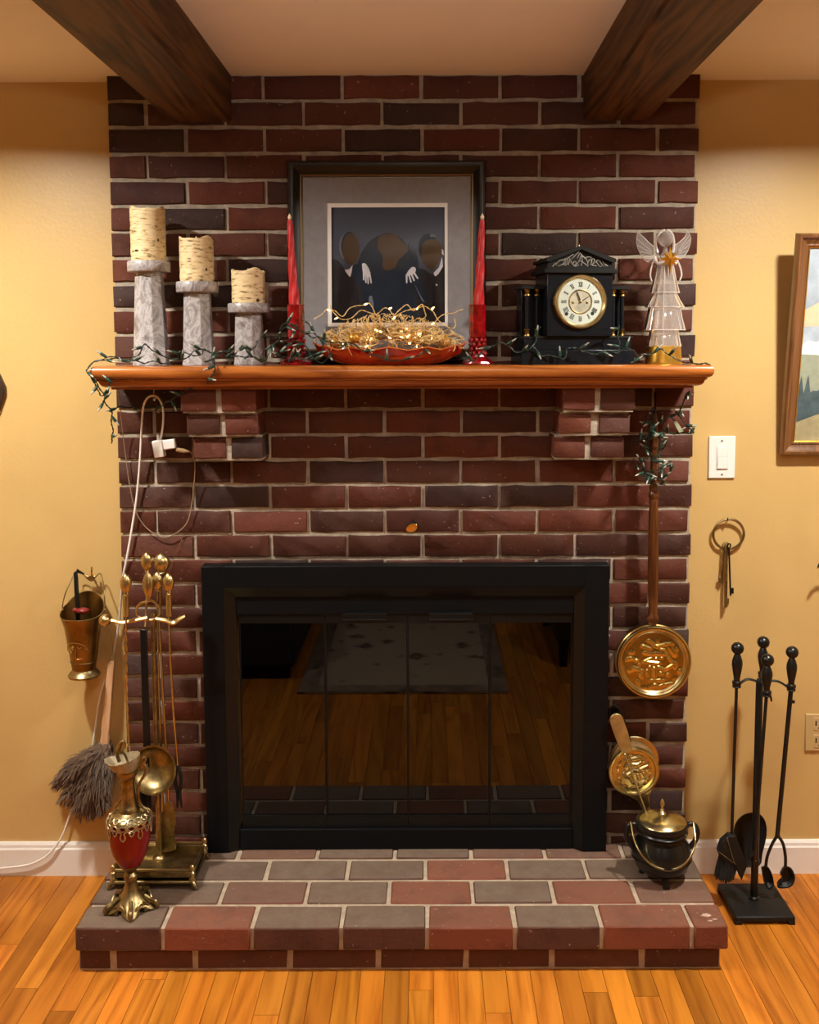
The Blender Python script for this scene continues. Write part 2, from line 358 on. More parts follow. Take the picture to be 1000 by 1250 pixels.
# ------------------------------------------------------------------ structure
rnd = random.Random(7)
WY = .06                                  # face of the plaster wall; the chimney's brick face is y = 0
XW, YF = 2.4, -4.6
def struct(o): o['kind'] = 'structure'; return o
floor = struct(MB().box(-XW, XW, YF, WY+.1, -.06, -.006).build('floor', simple('floor_underlay', (.40,.16,.035,1), rough=.4, var=.2, vs=6., scale=(8,.5,1)), smooth=0))
bw = .0571
for i in range(-30, 30):
    x0 = i*bw+.012; y = WY-.004-rnd.random()*.25; y1 = WY
    first = True
    while y1 > -3.4:
        ln = rnd.uniform(.55, 1.3) if not first else rnd.uniform(.25, 1.1)
        first = False; y0 = max(y1-ln, -3.4)
        b = MB(); b.box(x0+.0006, x0+bw-.0006, y0+.0006, y1-.0006, -.007, 0)
        o = b.build('floor_board', FLOORW, floor, smooth=0)
        t = rnd.choice((.72,.85,.95,1.0,1.05,1.15))*rnd.uniform(.95,1.05); o.color = (t*rnd.uniform(.97,1.03), t*rnd.uniform(.92,1.04), t*rnd.uniform(.85,1.1), 1)
        y1 = y0
struct(MB().box(-XW, XW, YF, WY+.1, CEIL, CEIL+.08).build('ceiling', CEILM, smooth=0))
struct(MB().box(-XW, XW, WY, WY+.12, 0, CEIL).build('wall_back', WALL, smooth=0))
struct(MB().box(-XW-.1, -XW, YF, WY+.1, 0, CEIL).build('wall_left', WALL, smooth=0))
struct(MB().box(XW, XW+.1, YF, WY+.1, 0, CEIL).build('wall_right', WALL, smooth=0))
struct(MB().box(-XW, XW, YF-.1, YF, 0, CEIL).build('wall_front', WALL, smooth=0))
def baseboard(name, x0, x1):
    h = at(60, 1030, WY-.014).z
    prof = [(0,0),(.014,0),(.014,h-.018),(.011,h-.014),(.010,h-.006),(.006,h),(0,h)]
    b = MB(); n = len(prof)
    b.add([(x0, WY-d, z) for d, z in prof]+[(x1, WY-d, z) for d, z in prof],
          [tuple(range(n)), tuple(range(2*n-1,n-1,-1))]+[(i,i+n,(i+1)%n+n,(i+1)%n) for i in range(n)])
    return struct(b.build(name, WHITE, smooth=25, fix=True))
baseboard('baseboard_left', -XW, -.764); baseboard('baseboard_right', .764, XW)

# chimney breast: mortar body with a firebox opening, every brick a child
HX = .762
HTOP = .114
OX0, OX1, OZ = at(280, 850, 0).x, at(708, 850, 0).x, at(495, 722, 0).z
MR = .007
b = MB()
b.box(-HX+.004, OX0, MR, WY, 0, CEIL); b.box(OX1, HX-.004, MR, WY, 0, CEIL); b.box(OX0, OX1, MR, WY, OZ, CEIL)
chim = struct(b.build('wall_chimney', MORTAR, smooth=0))
b = MB()
for a in [(OX0-.02,OX0,WY,.55,0,OZ+.1),(OX1,OX1+.02,WY,.55,0,OZ+.1),(OX0,OX1,.53,.55,0,OZ+.1),(OX0,OX1,WY,.55,OZ+.02,OZ+.04),(OX0,OX1,.0,.55,.06,HTOP-.002)]: b.box(*a)
b.build('firebox_lining', SOOT, chim, smooth=0)
def row_top(n): return CEIL-.001-.0664*n if n <= 20 else CEIL-.001-.0664*20-.0642*(n-20)
def brick_mesh(lx, lz, ly, r, name='brick', mat=BRICK):
    """brick with chipped, slightly wavy edges; front at y = 0, body towards +y"""
    nx = 5 if lx > .12 else 3
    pts = []
    j = lambda: r.uniform(-.0017, .0017)
    for i in range(nx): pts.append((lx*i/nx-lx/2+(j() if i else 0), j()))
    pts.append((lx/2+j()*.5, j()))
    for i in range(1, nx+1): pts.append((lx/2-lx*(i-1)/nx+j()*.6, lz+j()))
    pts.append((-lx/2+j()*.5, lz+j()))
    n = len(pts); cz = lz/2; e = .0022
    ins = [(x-math.copysign(min(e, abs(x)), x), z+(e if z < cz else -e)) for x, z in pts]
    dy = [r.uniform(0, .0012) for _ in pts]
    vs = [(x, ly, z) for x, z in pts]+[(x, .0028, z) for x, z in pts]+[(x, d, z) for (x, z), d in zip(ins, dy)]
    fs = [(i, (i+1)%n, n+(i+1)%n, n+i) for i in range(n)]+[(n+i, n+(i+1)%n, 2*n+(i+1)%n, 2*n+i) for i in range(n)]+[tuple(range(2*n, 3*n))]
    mb = MB().add(vs, fs); me = mb.mesh(name, mat, 45)
    bm = bmesh.new(); bm.from_mesh(me); bmesh.ops.recalc_face_normals(bm, faces=bm.faces)
    if bm.faces and sum((f.normal.y for f in bm.faces if len(f.verts) > 4)) > 0: bmesh.ops.reverse_faces(bm, faces=bm.faces)
    bm.to_mesh(me); bm.free(); return me
BCOL = [(.112,.027,.014),(.096,.025,.014),(.080,.023,.014),(.062,.021,.015),(.042,.019,.016),(.104,.029,.016),(.088,.023,.012),(.072,.024,.016)]
def bcol(r, dark=1.):
    c = r.choice(BCOL); f = r.uniform(.85,1.15)*dark; return (c[0]*f, c[1]*f*r.uniform(.95,1.08), c[2]*f, 1)
cache = {}
def place_brick(x0, x1, zt, zb, parent, r, y=0., ly=.05, mat=BRICK, dark=1.):
    lx, lz = round(x1-x0, 3), round(zt-zb, 3)
    key = (lx, lz, round(ly,3), mat.name)
    L = cache.setdefault(key, [])
    if len(L) < 4: L.append(brick_mesh(lx, lz, ly, r, mat=mat)); me = L[-1]
    else: me = r.choice(L)
    o = link_mesh('brick', me, parent, Matrix.Translation(((x0+x1)/2, y, zb)))
    o.color = bcol(r, dark); return o
J = .0095; BP = 1.524/7.5
for n in range(32):
    zt = row_top(n)-(.001 if n else .0005); zb = row_top(n+1)+J
    if n == 31: zb = HTOP+.002; zt = row_top(31)-.001
    if zt-zb < .012: continue
    xs = [-HX]+[-HX+BP*(k+(1 if n % 2 == 0 else .5)) for k in range(8)]
    for i in range(len(xs)):
        x0 = xs[i]; x1 = min(xs[i+1] if i+1 < len(xs) else 9, HX+J)-J
        if x0 > HX-.02: continue
        jt = rnd.uniform(-.0015, .0015)
        segs = [(x0+(jt if i else 0), x1+jt*(1 if x1 < HX-.01 else 0))]
        if zb < OZ:   # beside the firebox: keep what lies outside the opening
            out = []
            for p, q in segs:
                if q <= OX0+.001 or p >= OX1-.001: out.append((p, q))
                else:
                    if p < OX0-.02: out.append((p, OX0))
                    if q > OX1+.02: out.append((OX1, q))
            segs = out
        for p, q in segs:
            if q-p > .015:
                o = place_brick(p, q, zt+rnd.uniform(-.0012,.0006), zb, chim, rnd, y=rnd.uniform(-.0012,.0012))
                if OZ-.02 < zb < OZ+.16 and abs((p+q)/2) < .5: # darker bricks above the fire opening
                    o.color = tuple(c*.75 for c in o.color[:3])+(1,)
# brick corbels under the mantel: three stepped courses of headers
def corbel(rows, side):
    """rows: (front face spans in px, y top px, y bottom px, projection)"""
    b = MB(); pieces = []
    for spans, yt, yb, d in rows:
        xm = spans[0][0]
        X0 = at(spans[0][0], yt, -d).x; X1 = at(spans[-1][1], yt, -d).x; zt = at(300, yt, -d).z; zb = at(300, yb, -d).z
        b.box(X0+.004, X1-.004, -d+.006, MR+.01, zb-.006, zt+.006)
        for p, q in spans: pieces.append((at(p, yt, -d).x, at(q, yt, -d).x, zt, zb, d))
    c = b.build('corbel', MORTAR, chim, smooth=0)
    for X0, X1, zt, zb, d in pieces: place_brick(X0, X1, zt, zb, c, rnd, y=-d, ly=d+.005, dark=1.15)
corbel([([(220,263),(270,312)],474,501.5,.135), ([(228,268),(275,314.5)],507,530,.118), ([(236,275.5),(282,320)],534.5,559.5,.10)], -1)
corbel([([(687,726.5),(733.5,776)],474,501.5,.135), ([(683,721.5),(731.5,769.5)],507,530,.118), ([(676.5,714.5),(721.5,762)],534.5,559.5,.10)], 1)

# ceiling beams
def beam(x0, x1, label):
    zb = 2.053; e = .006
    poly = [(x0,CEIL),(x0,zb+e),(x0+e,zb),(x1-e,zb),(x1,zb+e),(x1,CEIL)]
    o = MB().prism(poly, YF, 0.0).build('ceiling_beam', BEAMW, smooth=25)
    tag(o, label, 'beam'); return o
beam(-.603, -.443, 'dark stained ceiling beam above the pillar candles')
beam(.462, .630, 'dark stained ceiling beam above the clock and glass angel')

# hearth
hearth = thing('brick_hearth', 'raised two-course red brick hearth slab on the wooden floor', 'hearth', (0,-.2,0), kind='structure')
del hearth['category']
HX0, HX1, HF = -.774, .763, -.388
b = MB(); b.box(HX0+.005, HX1-.005, HF+.005, MR, .060, HTOP-.0035); b.box(-.7715, .7495, -.3705, MR, 0, .0605)
b.build('mortar', HMORT, hearth, smooth=0)
def hbrick(x0, x1, y0, y1, z0, z1, r, tone):
    mb = MB().box(x0, x1, y0, y1, z0, z1)
    mb.v = [p+Vector((r.uniform(-.0012,.0012), r.uniform(-.0012,.0012), r.uniform(-.0008,.0008))) for p in mb.v]
    c = Vector(((x0+x1)/2, (y0+y1)/2, z0))
    mb.v = [p-c for p in mb.v]
    me = mb.mesh('brick', HBRICK, 50)
    bm = bmesh.new(); bm.from_mesh(me); bmesh.ops.bevel(bm, geom=bm.edges[:], offset=.0035, segments=1, affect='EDGES'); bm.to_mesh(me); bm.free()
    o = link_mesh('brick', me, hearth, Matrix.Translation(c)); o.color = tone; return o
RED, GRY, MIX, DRK = (.205,.058,.030,.35), (.090,.034,.022,1.0), (.155,.052,.032,.65), (.080,.036,.025,.8)   # last: how dusty the top is
def tone(t, r): f = r.uniform(.88, 1.1); return (t[0]*f, t[1]*f, t[2]*f, t[3])
ys = [HF, onz(500,1103.5,HTOP).y, onz(500,1074,HTOP).y, onz(500,1048.5,HTOP).y, .0]
hrows = [([199,307.5,416.5,521.5,629,735,845], 1131, [GRY,RED,GRY,GRY,RED,GRY,RED,RED]),
         ([170,272,375,475,577,675,775], 1090, [DRK,GRY,MIX,GRY,RED,GRY,RED,MIX]),
         ([228,327,425,519.5,619,715,813], 1061, [GRY,DRK,GRY,GRY,RED,GRY,GRY,DRK]),
         ([196,292,388,482.5,575,665,760], 1042, [GRY,DRK,MIX,GRY,GRY,MIX,MIX,GRY])]
for i, (jx, yp, tn) in enumerate(hrows):
    X = [HX0-J/2]+[onz(x, yp, HTOP).x for x in jx]+[HX1+J/2]
    for k in range(len(X)-1):
        hbrick(X[k]+J/2, X[k+1]-J/2, ys[i]+(J/2 if i else 0), ys[i+1]-J/2 if i < 3 else .0, .057, HTOP+rnd.uniform(-.001,.001), rnd, tone(tn[k], rnd))
X = [-.773-J/2]+[at(x, 1172, -.37).x for x in (138.5,238.5,354,462,569,673.5,783.5)]+[.751+J/2]
for k in range(len(X)-1):
    hbrick(X[k]+J/2, X[k+1]-J/2, -.372, -.27, .002, .0505, rnd, tone((.105,.036,.024,.2), rnd))

rr = random.Random(4)
for cx0, cy0, rx_, ry_ in ((862,1117,.016,.008),(867,1124,.007,.004),(872,1122,.008,.003)):    # dried paint splashes on the end brick
    c = onz(cx0, cy0, HTOP+.0012); pts = [(c.x+rx_*rr.uniform(.5,1.1)*math.cos(a), c.y+ry_*rr.uniform(.5,1.1)*math.sin(a)) for a in [2*PI*i/14 for i in range(14)]]
    n = len(pts); MB().add([(x,y,HTOP-.002) for x, y in pts]+[(x,y,HTOP+.0016) for x, y in pts], [tuple(range(n,2*n))]+[(i,(i+1)%n,(i+1)%n+n,i+n) for i in range(n)]).build('paint_splash', simple('dried_paint', (.50,.36,.28,1), rough=.7, var=.3, vs=90.), hearth, smooth=0)

# ------------------------------------------------------------------ mantel shelf
MX0, MX1, MD = -.767, .759, .19
MZ = 1.4295
mant = thing('mantel_shelf', 'reddish brown wooden mantel shelf with moulded edge on the brick chimney', 'mantel', (0, 0, MZ-.0585))
def uloft(prof, name, mat):
    b = MB(); vs = []; n = len(prof)
    for i, dz in prof:
        z = MZ-dz; vs += [(MX0+i, 0, z), (MX0+i, -MD+i, z), (MX1-i, -MD+i, z), (MX1-i, 0, z)]
    fs = [(a*4+j, (a+1)*4+j, (a+1)*4+j+1, a*4+j+1) for a in range(n-1) for j in range(3)]
    fs += [(0,1,2,3), tuple((n-1)*4+j for j in (3,2,1,0)), tuple(a*4 for a in range(n)), tuple(a*4+3 for a in range(n))]
    b.add(vs, fs); return b.build(name, mat, mant, smooth=35, fix=True)
arc = [(.015-.015*math.sin(a), .0165-.0165*math.cos(a)) for a in [PI*k/12 for k in range(13)]]
uloft(arc, 'shelf_board', MANTW)
cove = [(.013,.033),(.013,.037),(.017,.0385)]+[(.018+.02*(1-math.cos(a)), .0395+.0145*math.sin(a)) for a in [PI/2*k/6 for k in range(7)]]+[(.041,.0545),(.041,.0590)]
uloft(cove, 'cove_moulding', MANTW)

# ------------------------------------------------------------------ fireplace glass doors
FD = .045
fx = lambda x, y=850, Y=-FD: at(x, y, Y).x
fz = lambda y, Y=-FD: at(495, y, Y).z
fp = thing('fireplace_doors', 'black metal fireplace surround with four smoked glass bifold doors', 'fireplace doors', (0, -.02, HTOP))
xo0, xo1, zt = fx(249), fx(742.5), fz(691)
xi0, xi1, zi = fx(275.5), fx(713), fz(717)
xj0, xj1, zj = fx(290, Y=-FD+.02), fx(700, Y=-FD+.02), fz(728, -FD+.02)
zb0 = HTOP+.001
b = MB().box(xo0, xi0, -FD, 0.0, zb0, zt); b.build('side_panel', BLACKM, fp, bevel=.0015)
b = MB().box(xi1, xo1, -FD, 0.0, zb0, zt); b.build('side_panel', BLACKM, fp, bevel=.0015)
b = MB().box(xi0, xi1, -FD, 0.0, zi, zt); b.build('top_panel', BLACKM, fp, bevel=.0015)
yb_ = -FD+.02
b = MB()   # bevelled inner trim, mitred at the corners
V = [(xi0,-FD,zb0),(xi0,-FD,zi),(xi1,-FD,zi),(xi1,-FD,zb0),(xj0,yb_,zb0),(xj0,yb_,zj),(xj1,yb_,zj),(xj1,yb_,zb0)]
V2 = [(x, y+.004, z) for x, y, z in V]
b.add(V+V2, [(0,1,5,4),(1,2,6,5),(2,3,7,6),(8,12,13,9),(9,13,14,10),(10,14,15,11)]); b.build('inner_trim', BLACKIN, fp, smooth=0, fix=True)
yr = -FD+.022
zr = fz(749.5, yr)
MB().box(xj0, xj1, yr, 0.01, zr, zj+.003).build('top_rail', BLACKM, fp, bevel=.001)
zq = fz(1011, yr)
MB().box(xj0, xj1, yr-.006, 0.01, zb0, zq).build('bottom_rail', BLACKM, fp, bevel=.001)
MB().box(xj0, xj1, yr+.004, 0.01, zq, zq+.006).build('door_track', CHROME if False else BLACKIN, fp, smooth=0)
dx = [fx(x, Y=-.018) for x in (293, 397.5, 498, 598, 698.5)]
z0, z1 = fz(1008, -.018), zr-.001
zg0, zg1 = fz(995.5, -.018), fz(760.5, -.018)
for i in range(4):
    d0, d1 = dx[i]+.0006, dx[i+1]-.0006
    sd = .003
    b = MB().box(d0, d1, -.018, -.002, zg1, z1).box(d0, d1, -.018, -.002, z0, zg0).box(d0, d0+sd, -.018, -.002, zg0, zg1).box(d1-sd, d1, -.018, -.002, zg0, zg1)
    d = b.build('glass_door', BLACKIN, fp, smooth=0)
    MB().box(d0+sd, d1-sd, -.0125, -.0085, zg0, zg1).build('pane', SMOKE, d, smooth=0)
    if i in (1, 2):
        hx0, hx1 = (fx(419), fx(472)) if i == 1 else (fx(524.5), fx(577))
        b = MB().box(hx0, hx1, -.042, -.038, fz(757), fz(751)).box(hx0, hx1, -.042, -.018, fz(752), fz(750)).box(hx0, hx1, -.044, -.040, fz(758), fz(756.3))
        b.build('handle', BLACKIN, d, smooth=0, bevel=.0008)

#PART2
# ------------------------------------------------------------------ pillar candles on resin holders
def holder(px_t, px_b, plate, neck, top, bot, label):
    """plate: (half width, y top, y bottom); neck/top/bot: (half width, y) in pixels; an eight sided tapered column"""
    Y = -.095; pb = at(px_b, 441, Y); pb.z = MZ
    t = thing('candle_holder', label, 'candle holder', pb, group='marbled candle holders')
    k = kk(px_b, 400, Y); zf = lambda y: at(px_b, y, Y).z
    b = MB()
    b.lathe([(bot[0]*k*1.0, 0), (bot[0]*k*1.0, .006), (bot[0]*k*.96, .012), (top[0]*k, zf(top[1])-MZ), (top[0]*k*.92, zf(top[1])-MZ+.004)], n=8, a0=PI/8)
    b.build('column', RESIN, t, smooth=25, local=True, bevel=.0015)
    MB().lathe([(neck*k, zf(top[1])-MZ+.001), (neck*k, zf(plate[2])-MZ)], n=24).build('neck', RESIN, t, local=True)
    a, c = zf(plate[1])-MZ, zf(plate[2])-MZ
    MB().lathe([(plate[0]*k*.96, c), (plate[0]*k, c+.002), (plate[0]*k, a-.002), (plate[0]*k*.97, a)], n=40).build('plate', RESIN, t, local=True, smooth=50)
    return pb, a, k
def pillar(pb, a, k, r, ytop, knots, label, seed):
    Y = -.095; rr = random.Random(seed)
    base = pb+Vector((0,0,a+.0005)); px = (pb.x)
    t = thing('pillar_candle', label, 'candle', base, group='birch pillar candles')
    h = at(PX+(pb.x-CAM.x)/k, ytop, Y).z-base.z
    R = r*k; n = 40; b = MB()
    rim = lambda j: .004*math.cos(3*2*PI*j/n+seed)+.002*math.sin(5*2*PI*j/n+seed*2)
    rows = [(0,R*.97),(.004,R)]+[(h*q, R*(1+rr.uniform(-.012,.012))) for q in [i/14 for i in range(1,14)]]
    vs = []
    for z, q in rows: vs += [(q*math.cos(2*PI*j/n), q*math.sin(2*PI*j/n), z) for j in range(n)]
    for q, dz in [(1.0,0),(.96,.0015),(.88,0),(.84,-.012),(.5,-.016),(.12,-.017)]:
        vs += [(R*q*math.cos(2*PI*j/n), R*q*math.sin(2*PI*j/n), h+dz+rim(j)*(1 if q > .8 else .1)-.004) for j in range(n)]
    N_ = len(rows)+6
    fs = [(i*n+j, i*n+(j+1)%n, (i+1)*n+(j+1)%n, (i+1)*n+j) for i in range(N_-1) for j in range(n)]+[tuple((N_-1)*n+j for j in range(n)), tuple(range(n-1,-1,-1))]
    b.add(vs, fs); body = b.build('wax_body', BIRCH, t, local=True, smooth=60)
    body.data.materials.append(IVORY)
    for p in body.data.polygons:
        if p.index >= (len(rows)+1)*n: p.material_index = 1
    MB().lathe([(.003,h-.022),(.004,h-.014),(.0032,h-.004),(.0008,h+.003)], n=10).build('flame', IVORY, t, local=True)
    for ax, zq, sx, sz in knots:
        a_ = -PI/2+ax; c = Vector((R*math.cos(a_), R*math.sin(a_), h*zq))
        M_ = frame(c, (math.cos(a_), math.sin(a_), 0), (0,0,1))
        MB().lathe([(1,-.002),(.9,.0008),(.3,.0012)], n=8, M=M_ @ Matrix.Diagonal((sz,sx,1,1))).build('bark_knot', KNOT, t, local=True, smooth=0)
q = holder(181, 185, (25.5,319.5,332.5), 15.5, (17,338), (22.3,441), 'tallest grey marbled candle holder on mantel')
pillar(*q, 20.8, 254, [(.85,.38,.0022,.0045),(-.45,.18,.007,.003),(-.75,.17,.003,.003)], 'tallest birch-bark pillar candle on the tallest holder', 1)
q = holder(240, 243, (25.3,344.4,357.4), 15, (16.7,359.5), (20,441), 'middle-height grey marbled candle holder on mantel')
pillar(*q, 20.4, 290, [(.8,.26,.003,.004)], 'medium birch-bark pillar candle on the middle holder', 2)
q = holder(303, 305, (25.3,370.7,382), 15, (17,386), (19.5,441), 'shortest grey marbled candle holder on mantel')
pillar(*q, 20.2, 329, [(.75,.08,.005,.005)], 'shortest birch-bark pillar candle on the lowest holder', 3)

# ------------------------------------------------------------------ framed print leaning on the chimney
fk = kk(473, 330, -.03)
fb = at(473, 441, -.052); fb.z = MZ
FH = (at(473, 197, -.018).z-MZ); lean = math.asin(.034/FH)
pic = thing('framed_print', 'black framed print of three dark-clothed figures with grey mat leaning on chimney', 'picture', fb, (-lean, 0, 0))
cxp = 472.7
X_ = lambda x: (x-cxp)*fk
Z_ = lambda y: FH*(1-(y-197)/(441-197))
def rails(x0, x1, z0, z1, wd, prof, mat, names):
    """four mitred rails; prof: list of (offset from outer edge 0..1, y) giving the section"""
    n = len(prof)
    C = [((x0,z0),(1,1)),((x1,z0),(-1,1)),((x1,z1),(-1,-1)),((x0,z1),(1,-1))]
    for i in range(4):
        b = MB(); vs = []
        for (cx, cz), (sx, sz) in (C[i], C[(i+1)%4]):
            vs += [(cx+sx*o*wd, y, cz+sz*o*wd) for o, y in prof]
        b.add(vs, [(j, j+1, n+j+1, n+j) for j in range(n-1)]+[(n-1,0,n,2*n-1), tuple(range(n)), tuple(range(2*n-1,n-1,-1))])
        b.build(names, mat, pic, local=True, smooth=30, fix=True)
x0, x1 = X_(352.5), X_(593); z0, z1 = 0.0, FH
rails(x0, x1, z0, z1, X_(357.5)-x0, [(0,0),(0,-.014),(.3,-.022),(.8,-.026),(1,-.026),(1,0)], FRSHEEN, 'outer_moulding')
e = X_(357.5)-x0
rails(x0+e, x1-e, z0+e, z1-e, X_(368)-X_(357.5), [(0,0),(0,-.026),(.25,-.025),(.6,-.018),(.9,-.014),(1,-.012),(1,0)], FRBLK, 'frame_rail')
e = X_(368)-x0
rails(x0+e, x1-e, z0+e, z1-e, X_(371)-X_(368), [(0,0),(0,-.013),(.4,-.0145),(1,-.012),(1,0)], simple('dull_gilt', (.13,.085,.04,1), rough=.4, metal=.7), 'gilt_liner')
MB().box(x0+.004, x1-.004, -.004, -.001, z0+.004, z1-.004).build('backing', MAT_W, pic, local=True, smooth=0)
# bevel cut mat boards with their openings
def matboard(a0, a1, c0, c1, b0, b1, d0, d1, y, th, mat, name):
    vs = [(a0,y,c0),(a1,y,c0),(a1,y,c1),(a0,y,c1),(b0,y,d0),(b1,y,d0),(b1,y,d1),(b0,y,d1)]
    vs += [(p[0], y+th, p[2]) for p in vs]
    fs = [(0,1,5,4),(1,2,6,5),(2,3,7,6),(3,0,4,7)]; fs += [tuple(i+8 for i in f[::-1]) for f in fs]
    fs += [(4,5,13,12),(5,6,14,13),(6,7,15,14),(7,4,12,15)]
    MB().add(vs, fs).build(name, mat, pic, local=True, smooth=0, fix=True)
matboard(X_(371), X_(575.5), Z_(424), Z_(217), X_(400.5), X_(546.5), Z_(395.5), Z_(247.5), -.0106, .0012, MAT_G, 'grey_mat')
matboard(X_(398), X_(549), Z_(398), Z_(245), X_(405.5), X_(543), Z_(391), Z_(252.5), -.0093, .0012, MAT_W, 'white_mat')
MB().box(x0+.03, x1-.03, -.0116, -.0110, z0+.03, z1-.03).build('glazing', clear_mat('picture_glazing', (.99,.99,.99,1), 1.08, rough=.02), pic, local=True, smooth=0)
prn = MB().box(X_(404), X_(545), -.0050, -.0042, Z_(393), Z_(251)).build('print', P_BG, pic, local=True, smooth=0)
lay = [0]
def shape(zpts, mat, name, sm=True):
    lay[0] += 1; y = -.0050-.00006*lay[0]
    pts = [(X_(395+a/6.25), Z_(240+c/6.25)) for a, c in zpts]
    xl, xr, zl, zr_ = X_(405.7), X_(542.8), Z_(391), Z_(252.7)
    if sm:
        P3 = spline([(p[0],0,p[1]) for p in pts+pts[:1]], 4)[:-1]; pts = [(p.x,p.z) for p in P3]
    pts = [(min(max(a, xl), xr), min(max(c, zl), zr_)) for a, c in pts]
    b = MB(); b.prism(pts, y, y+.0004); b.build(name, mat, prn, local=True, smooth=0)
el = lambda cx, cy, rx, ry, n=18: [(cx+rx*math.cos(2*PI*i/n), cy+ry*math.sin(2*PI*i/n)) for i in range(n)]
shape([(255,520),(290,420),(350,335),(420,290),(500,266),(585,300),(650,380),(705,470),(715,560),(745,700),(760,955),(280,955),(300,700)], P_HAIR, 'printed_figure')
shape([(400,560),(520,540),(640,600),(680,955),(350,955)], P_NAVY, 'printed_coat')
shape(el(185,370,62,105), P_GREY, 'printed_hair'); shape(el(200,370,62,112), P_HAIR, 'printed_hair')
shape([(60,460),(120,480),(180,560),(245,600),(300,690),(330,830),(350,955),(60,955)], P_COAT, 'printed_coat')
shape([(215,570),(232,510),(300,492),(335,540),(330,640),(385,760),(395,850),(330,850),(290,700),(235,600)], P_NAVY, 'printed_sleeve')
shape(el(800,380,75,105), P_HAIR, 'printed_hair')
shape([(810,288),(830,278),(860,292),(855,300),(820,298)], P_GREY, 'printed_hair', False)
shape([(640,640),(690,560),(760,540),(850,590),(925,500),(960,520),(960,955),(750,955),(700,760)], P_COAT, 'printed_coat')
shape([(620,600),(660,530),(730,530),(760,640),(800,780),(770,800),(690,720)], P_NAVY, 'printed_sleeve')
shape([(165,545),(200,540),(225,510),(215,570),(205,600),(180,570)], P_SKIN, 'printed_collar', False)
shape([(840,570),(880,530),(905,450),(912,520),(875,580),(850,595)], P_SKIN, 'printed_collar', False)
shape(el(268,415,8,22,10), P_SKIN, 'printed_ear'); shape([(898,385),(915,400),(918,440),(902,425)], P_SKIN, 'printed_ear', False)
shape(el(212,390,66,118), P_BRN, 'printed_face')
shape([(412,350),(425,300),(480,275),(550,280),(600,330),(648,385),(620,430),(575,470),(545,530),(480,550),(450,520),(455,450),(425,400)], P_BRN, 'printed_face')
shape([(755,360),(790,325),(860,320),(900,370),(895,450),(850,530),(820,550),(770,510),(750,450)], P_BRN, 'printed_face')
shape([(296,500),(318,496),(345,530),(362,585),(345,600),(318,590),(302,560)], P_SKIN, 'printed_hand')
for pts in ([(302,555),(318,560),(314,625),(304,622)], [(318,580),(332,585),(330,645),(320,642)], [(334,585),(346,588),(348,652),(338,650)], [(346,575),(360,570),(371,645),(362,648)]): shape(pts, P_SKIN, 'printed_finger', False)
shape([(655,545),(680,525),(704,535),(700,565),(672,585),(645,590),(636,575)], P_SKIN, 'printed_hand')
for pts in ([(628,580),(642,582),(640,648),(630,645)], [(645,582),(658,580),(674,640),(664,643)], [(664,578),(677,572),(698,628),(688,633)], [(680,566),(692,556),(725,610),(716,616)]): shape(pts, P_SKIN, 'printed_finger', False)
for i in range(14):      # loose locks down both sides of the middle figure's hair
    a = math.radians(184+i*7 if i < 7 else 314+(i-7)*7); cx, cy = 500+222*math.cos(a), 500+205*math.sin(a)
    shape([(cx-12,cy+30),(cx-2,cy),(cx+10,cy-6),(cx+4,cy+10),(cx+2,cy+36)], P_HAIR if i % 3 else P_NAVY, 'printed_lock', False)
for pts in ([(690,640),(730,720),(770,790),(740,760)], [(820,640),(835,720),(825,850),(815,760)], [(130,620),(150,700),(145,800),(125,720)], [(225,650),(250,720),(262,800),(240,760)]): shape(pts, P_GREY if pts[0][0] == 690 else P_HAIR, 'printed_fold')
shape(el(862,661,7,7,8), P_SKIN, 'printed_button'); shape(el(857,590,5,5,8), P_SKIN, 'printed_button')
shape([(350,745),(370,740),(385,800),(385,850),(345,800)], P_GREY, 'printed_cuff', False)

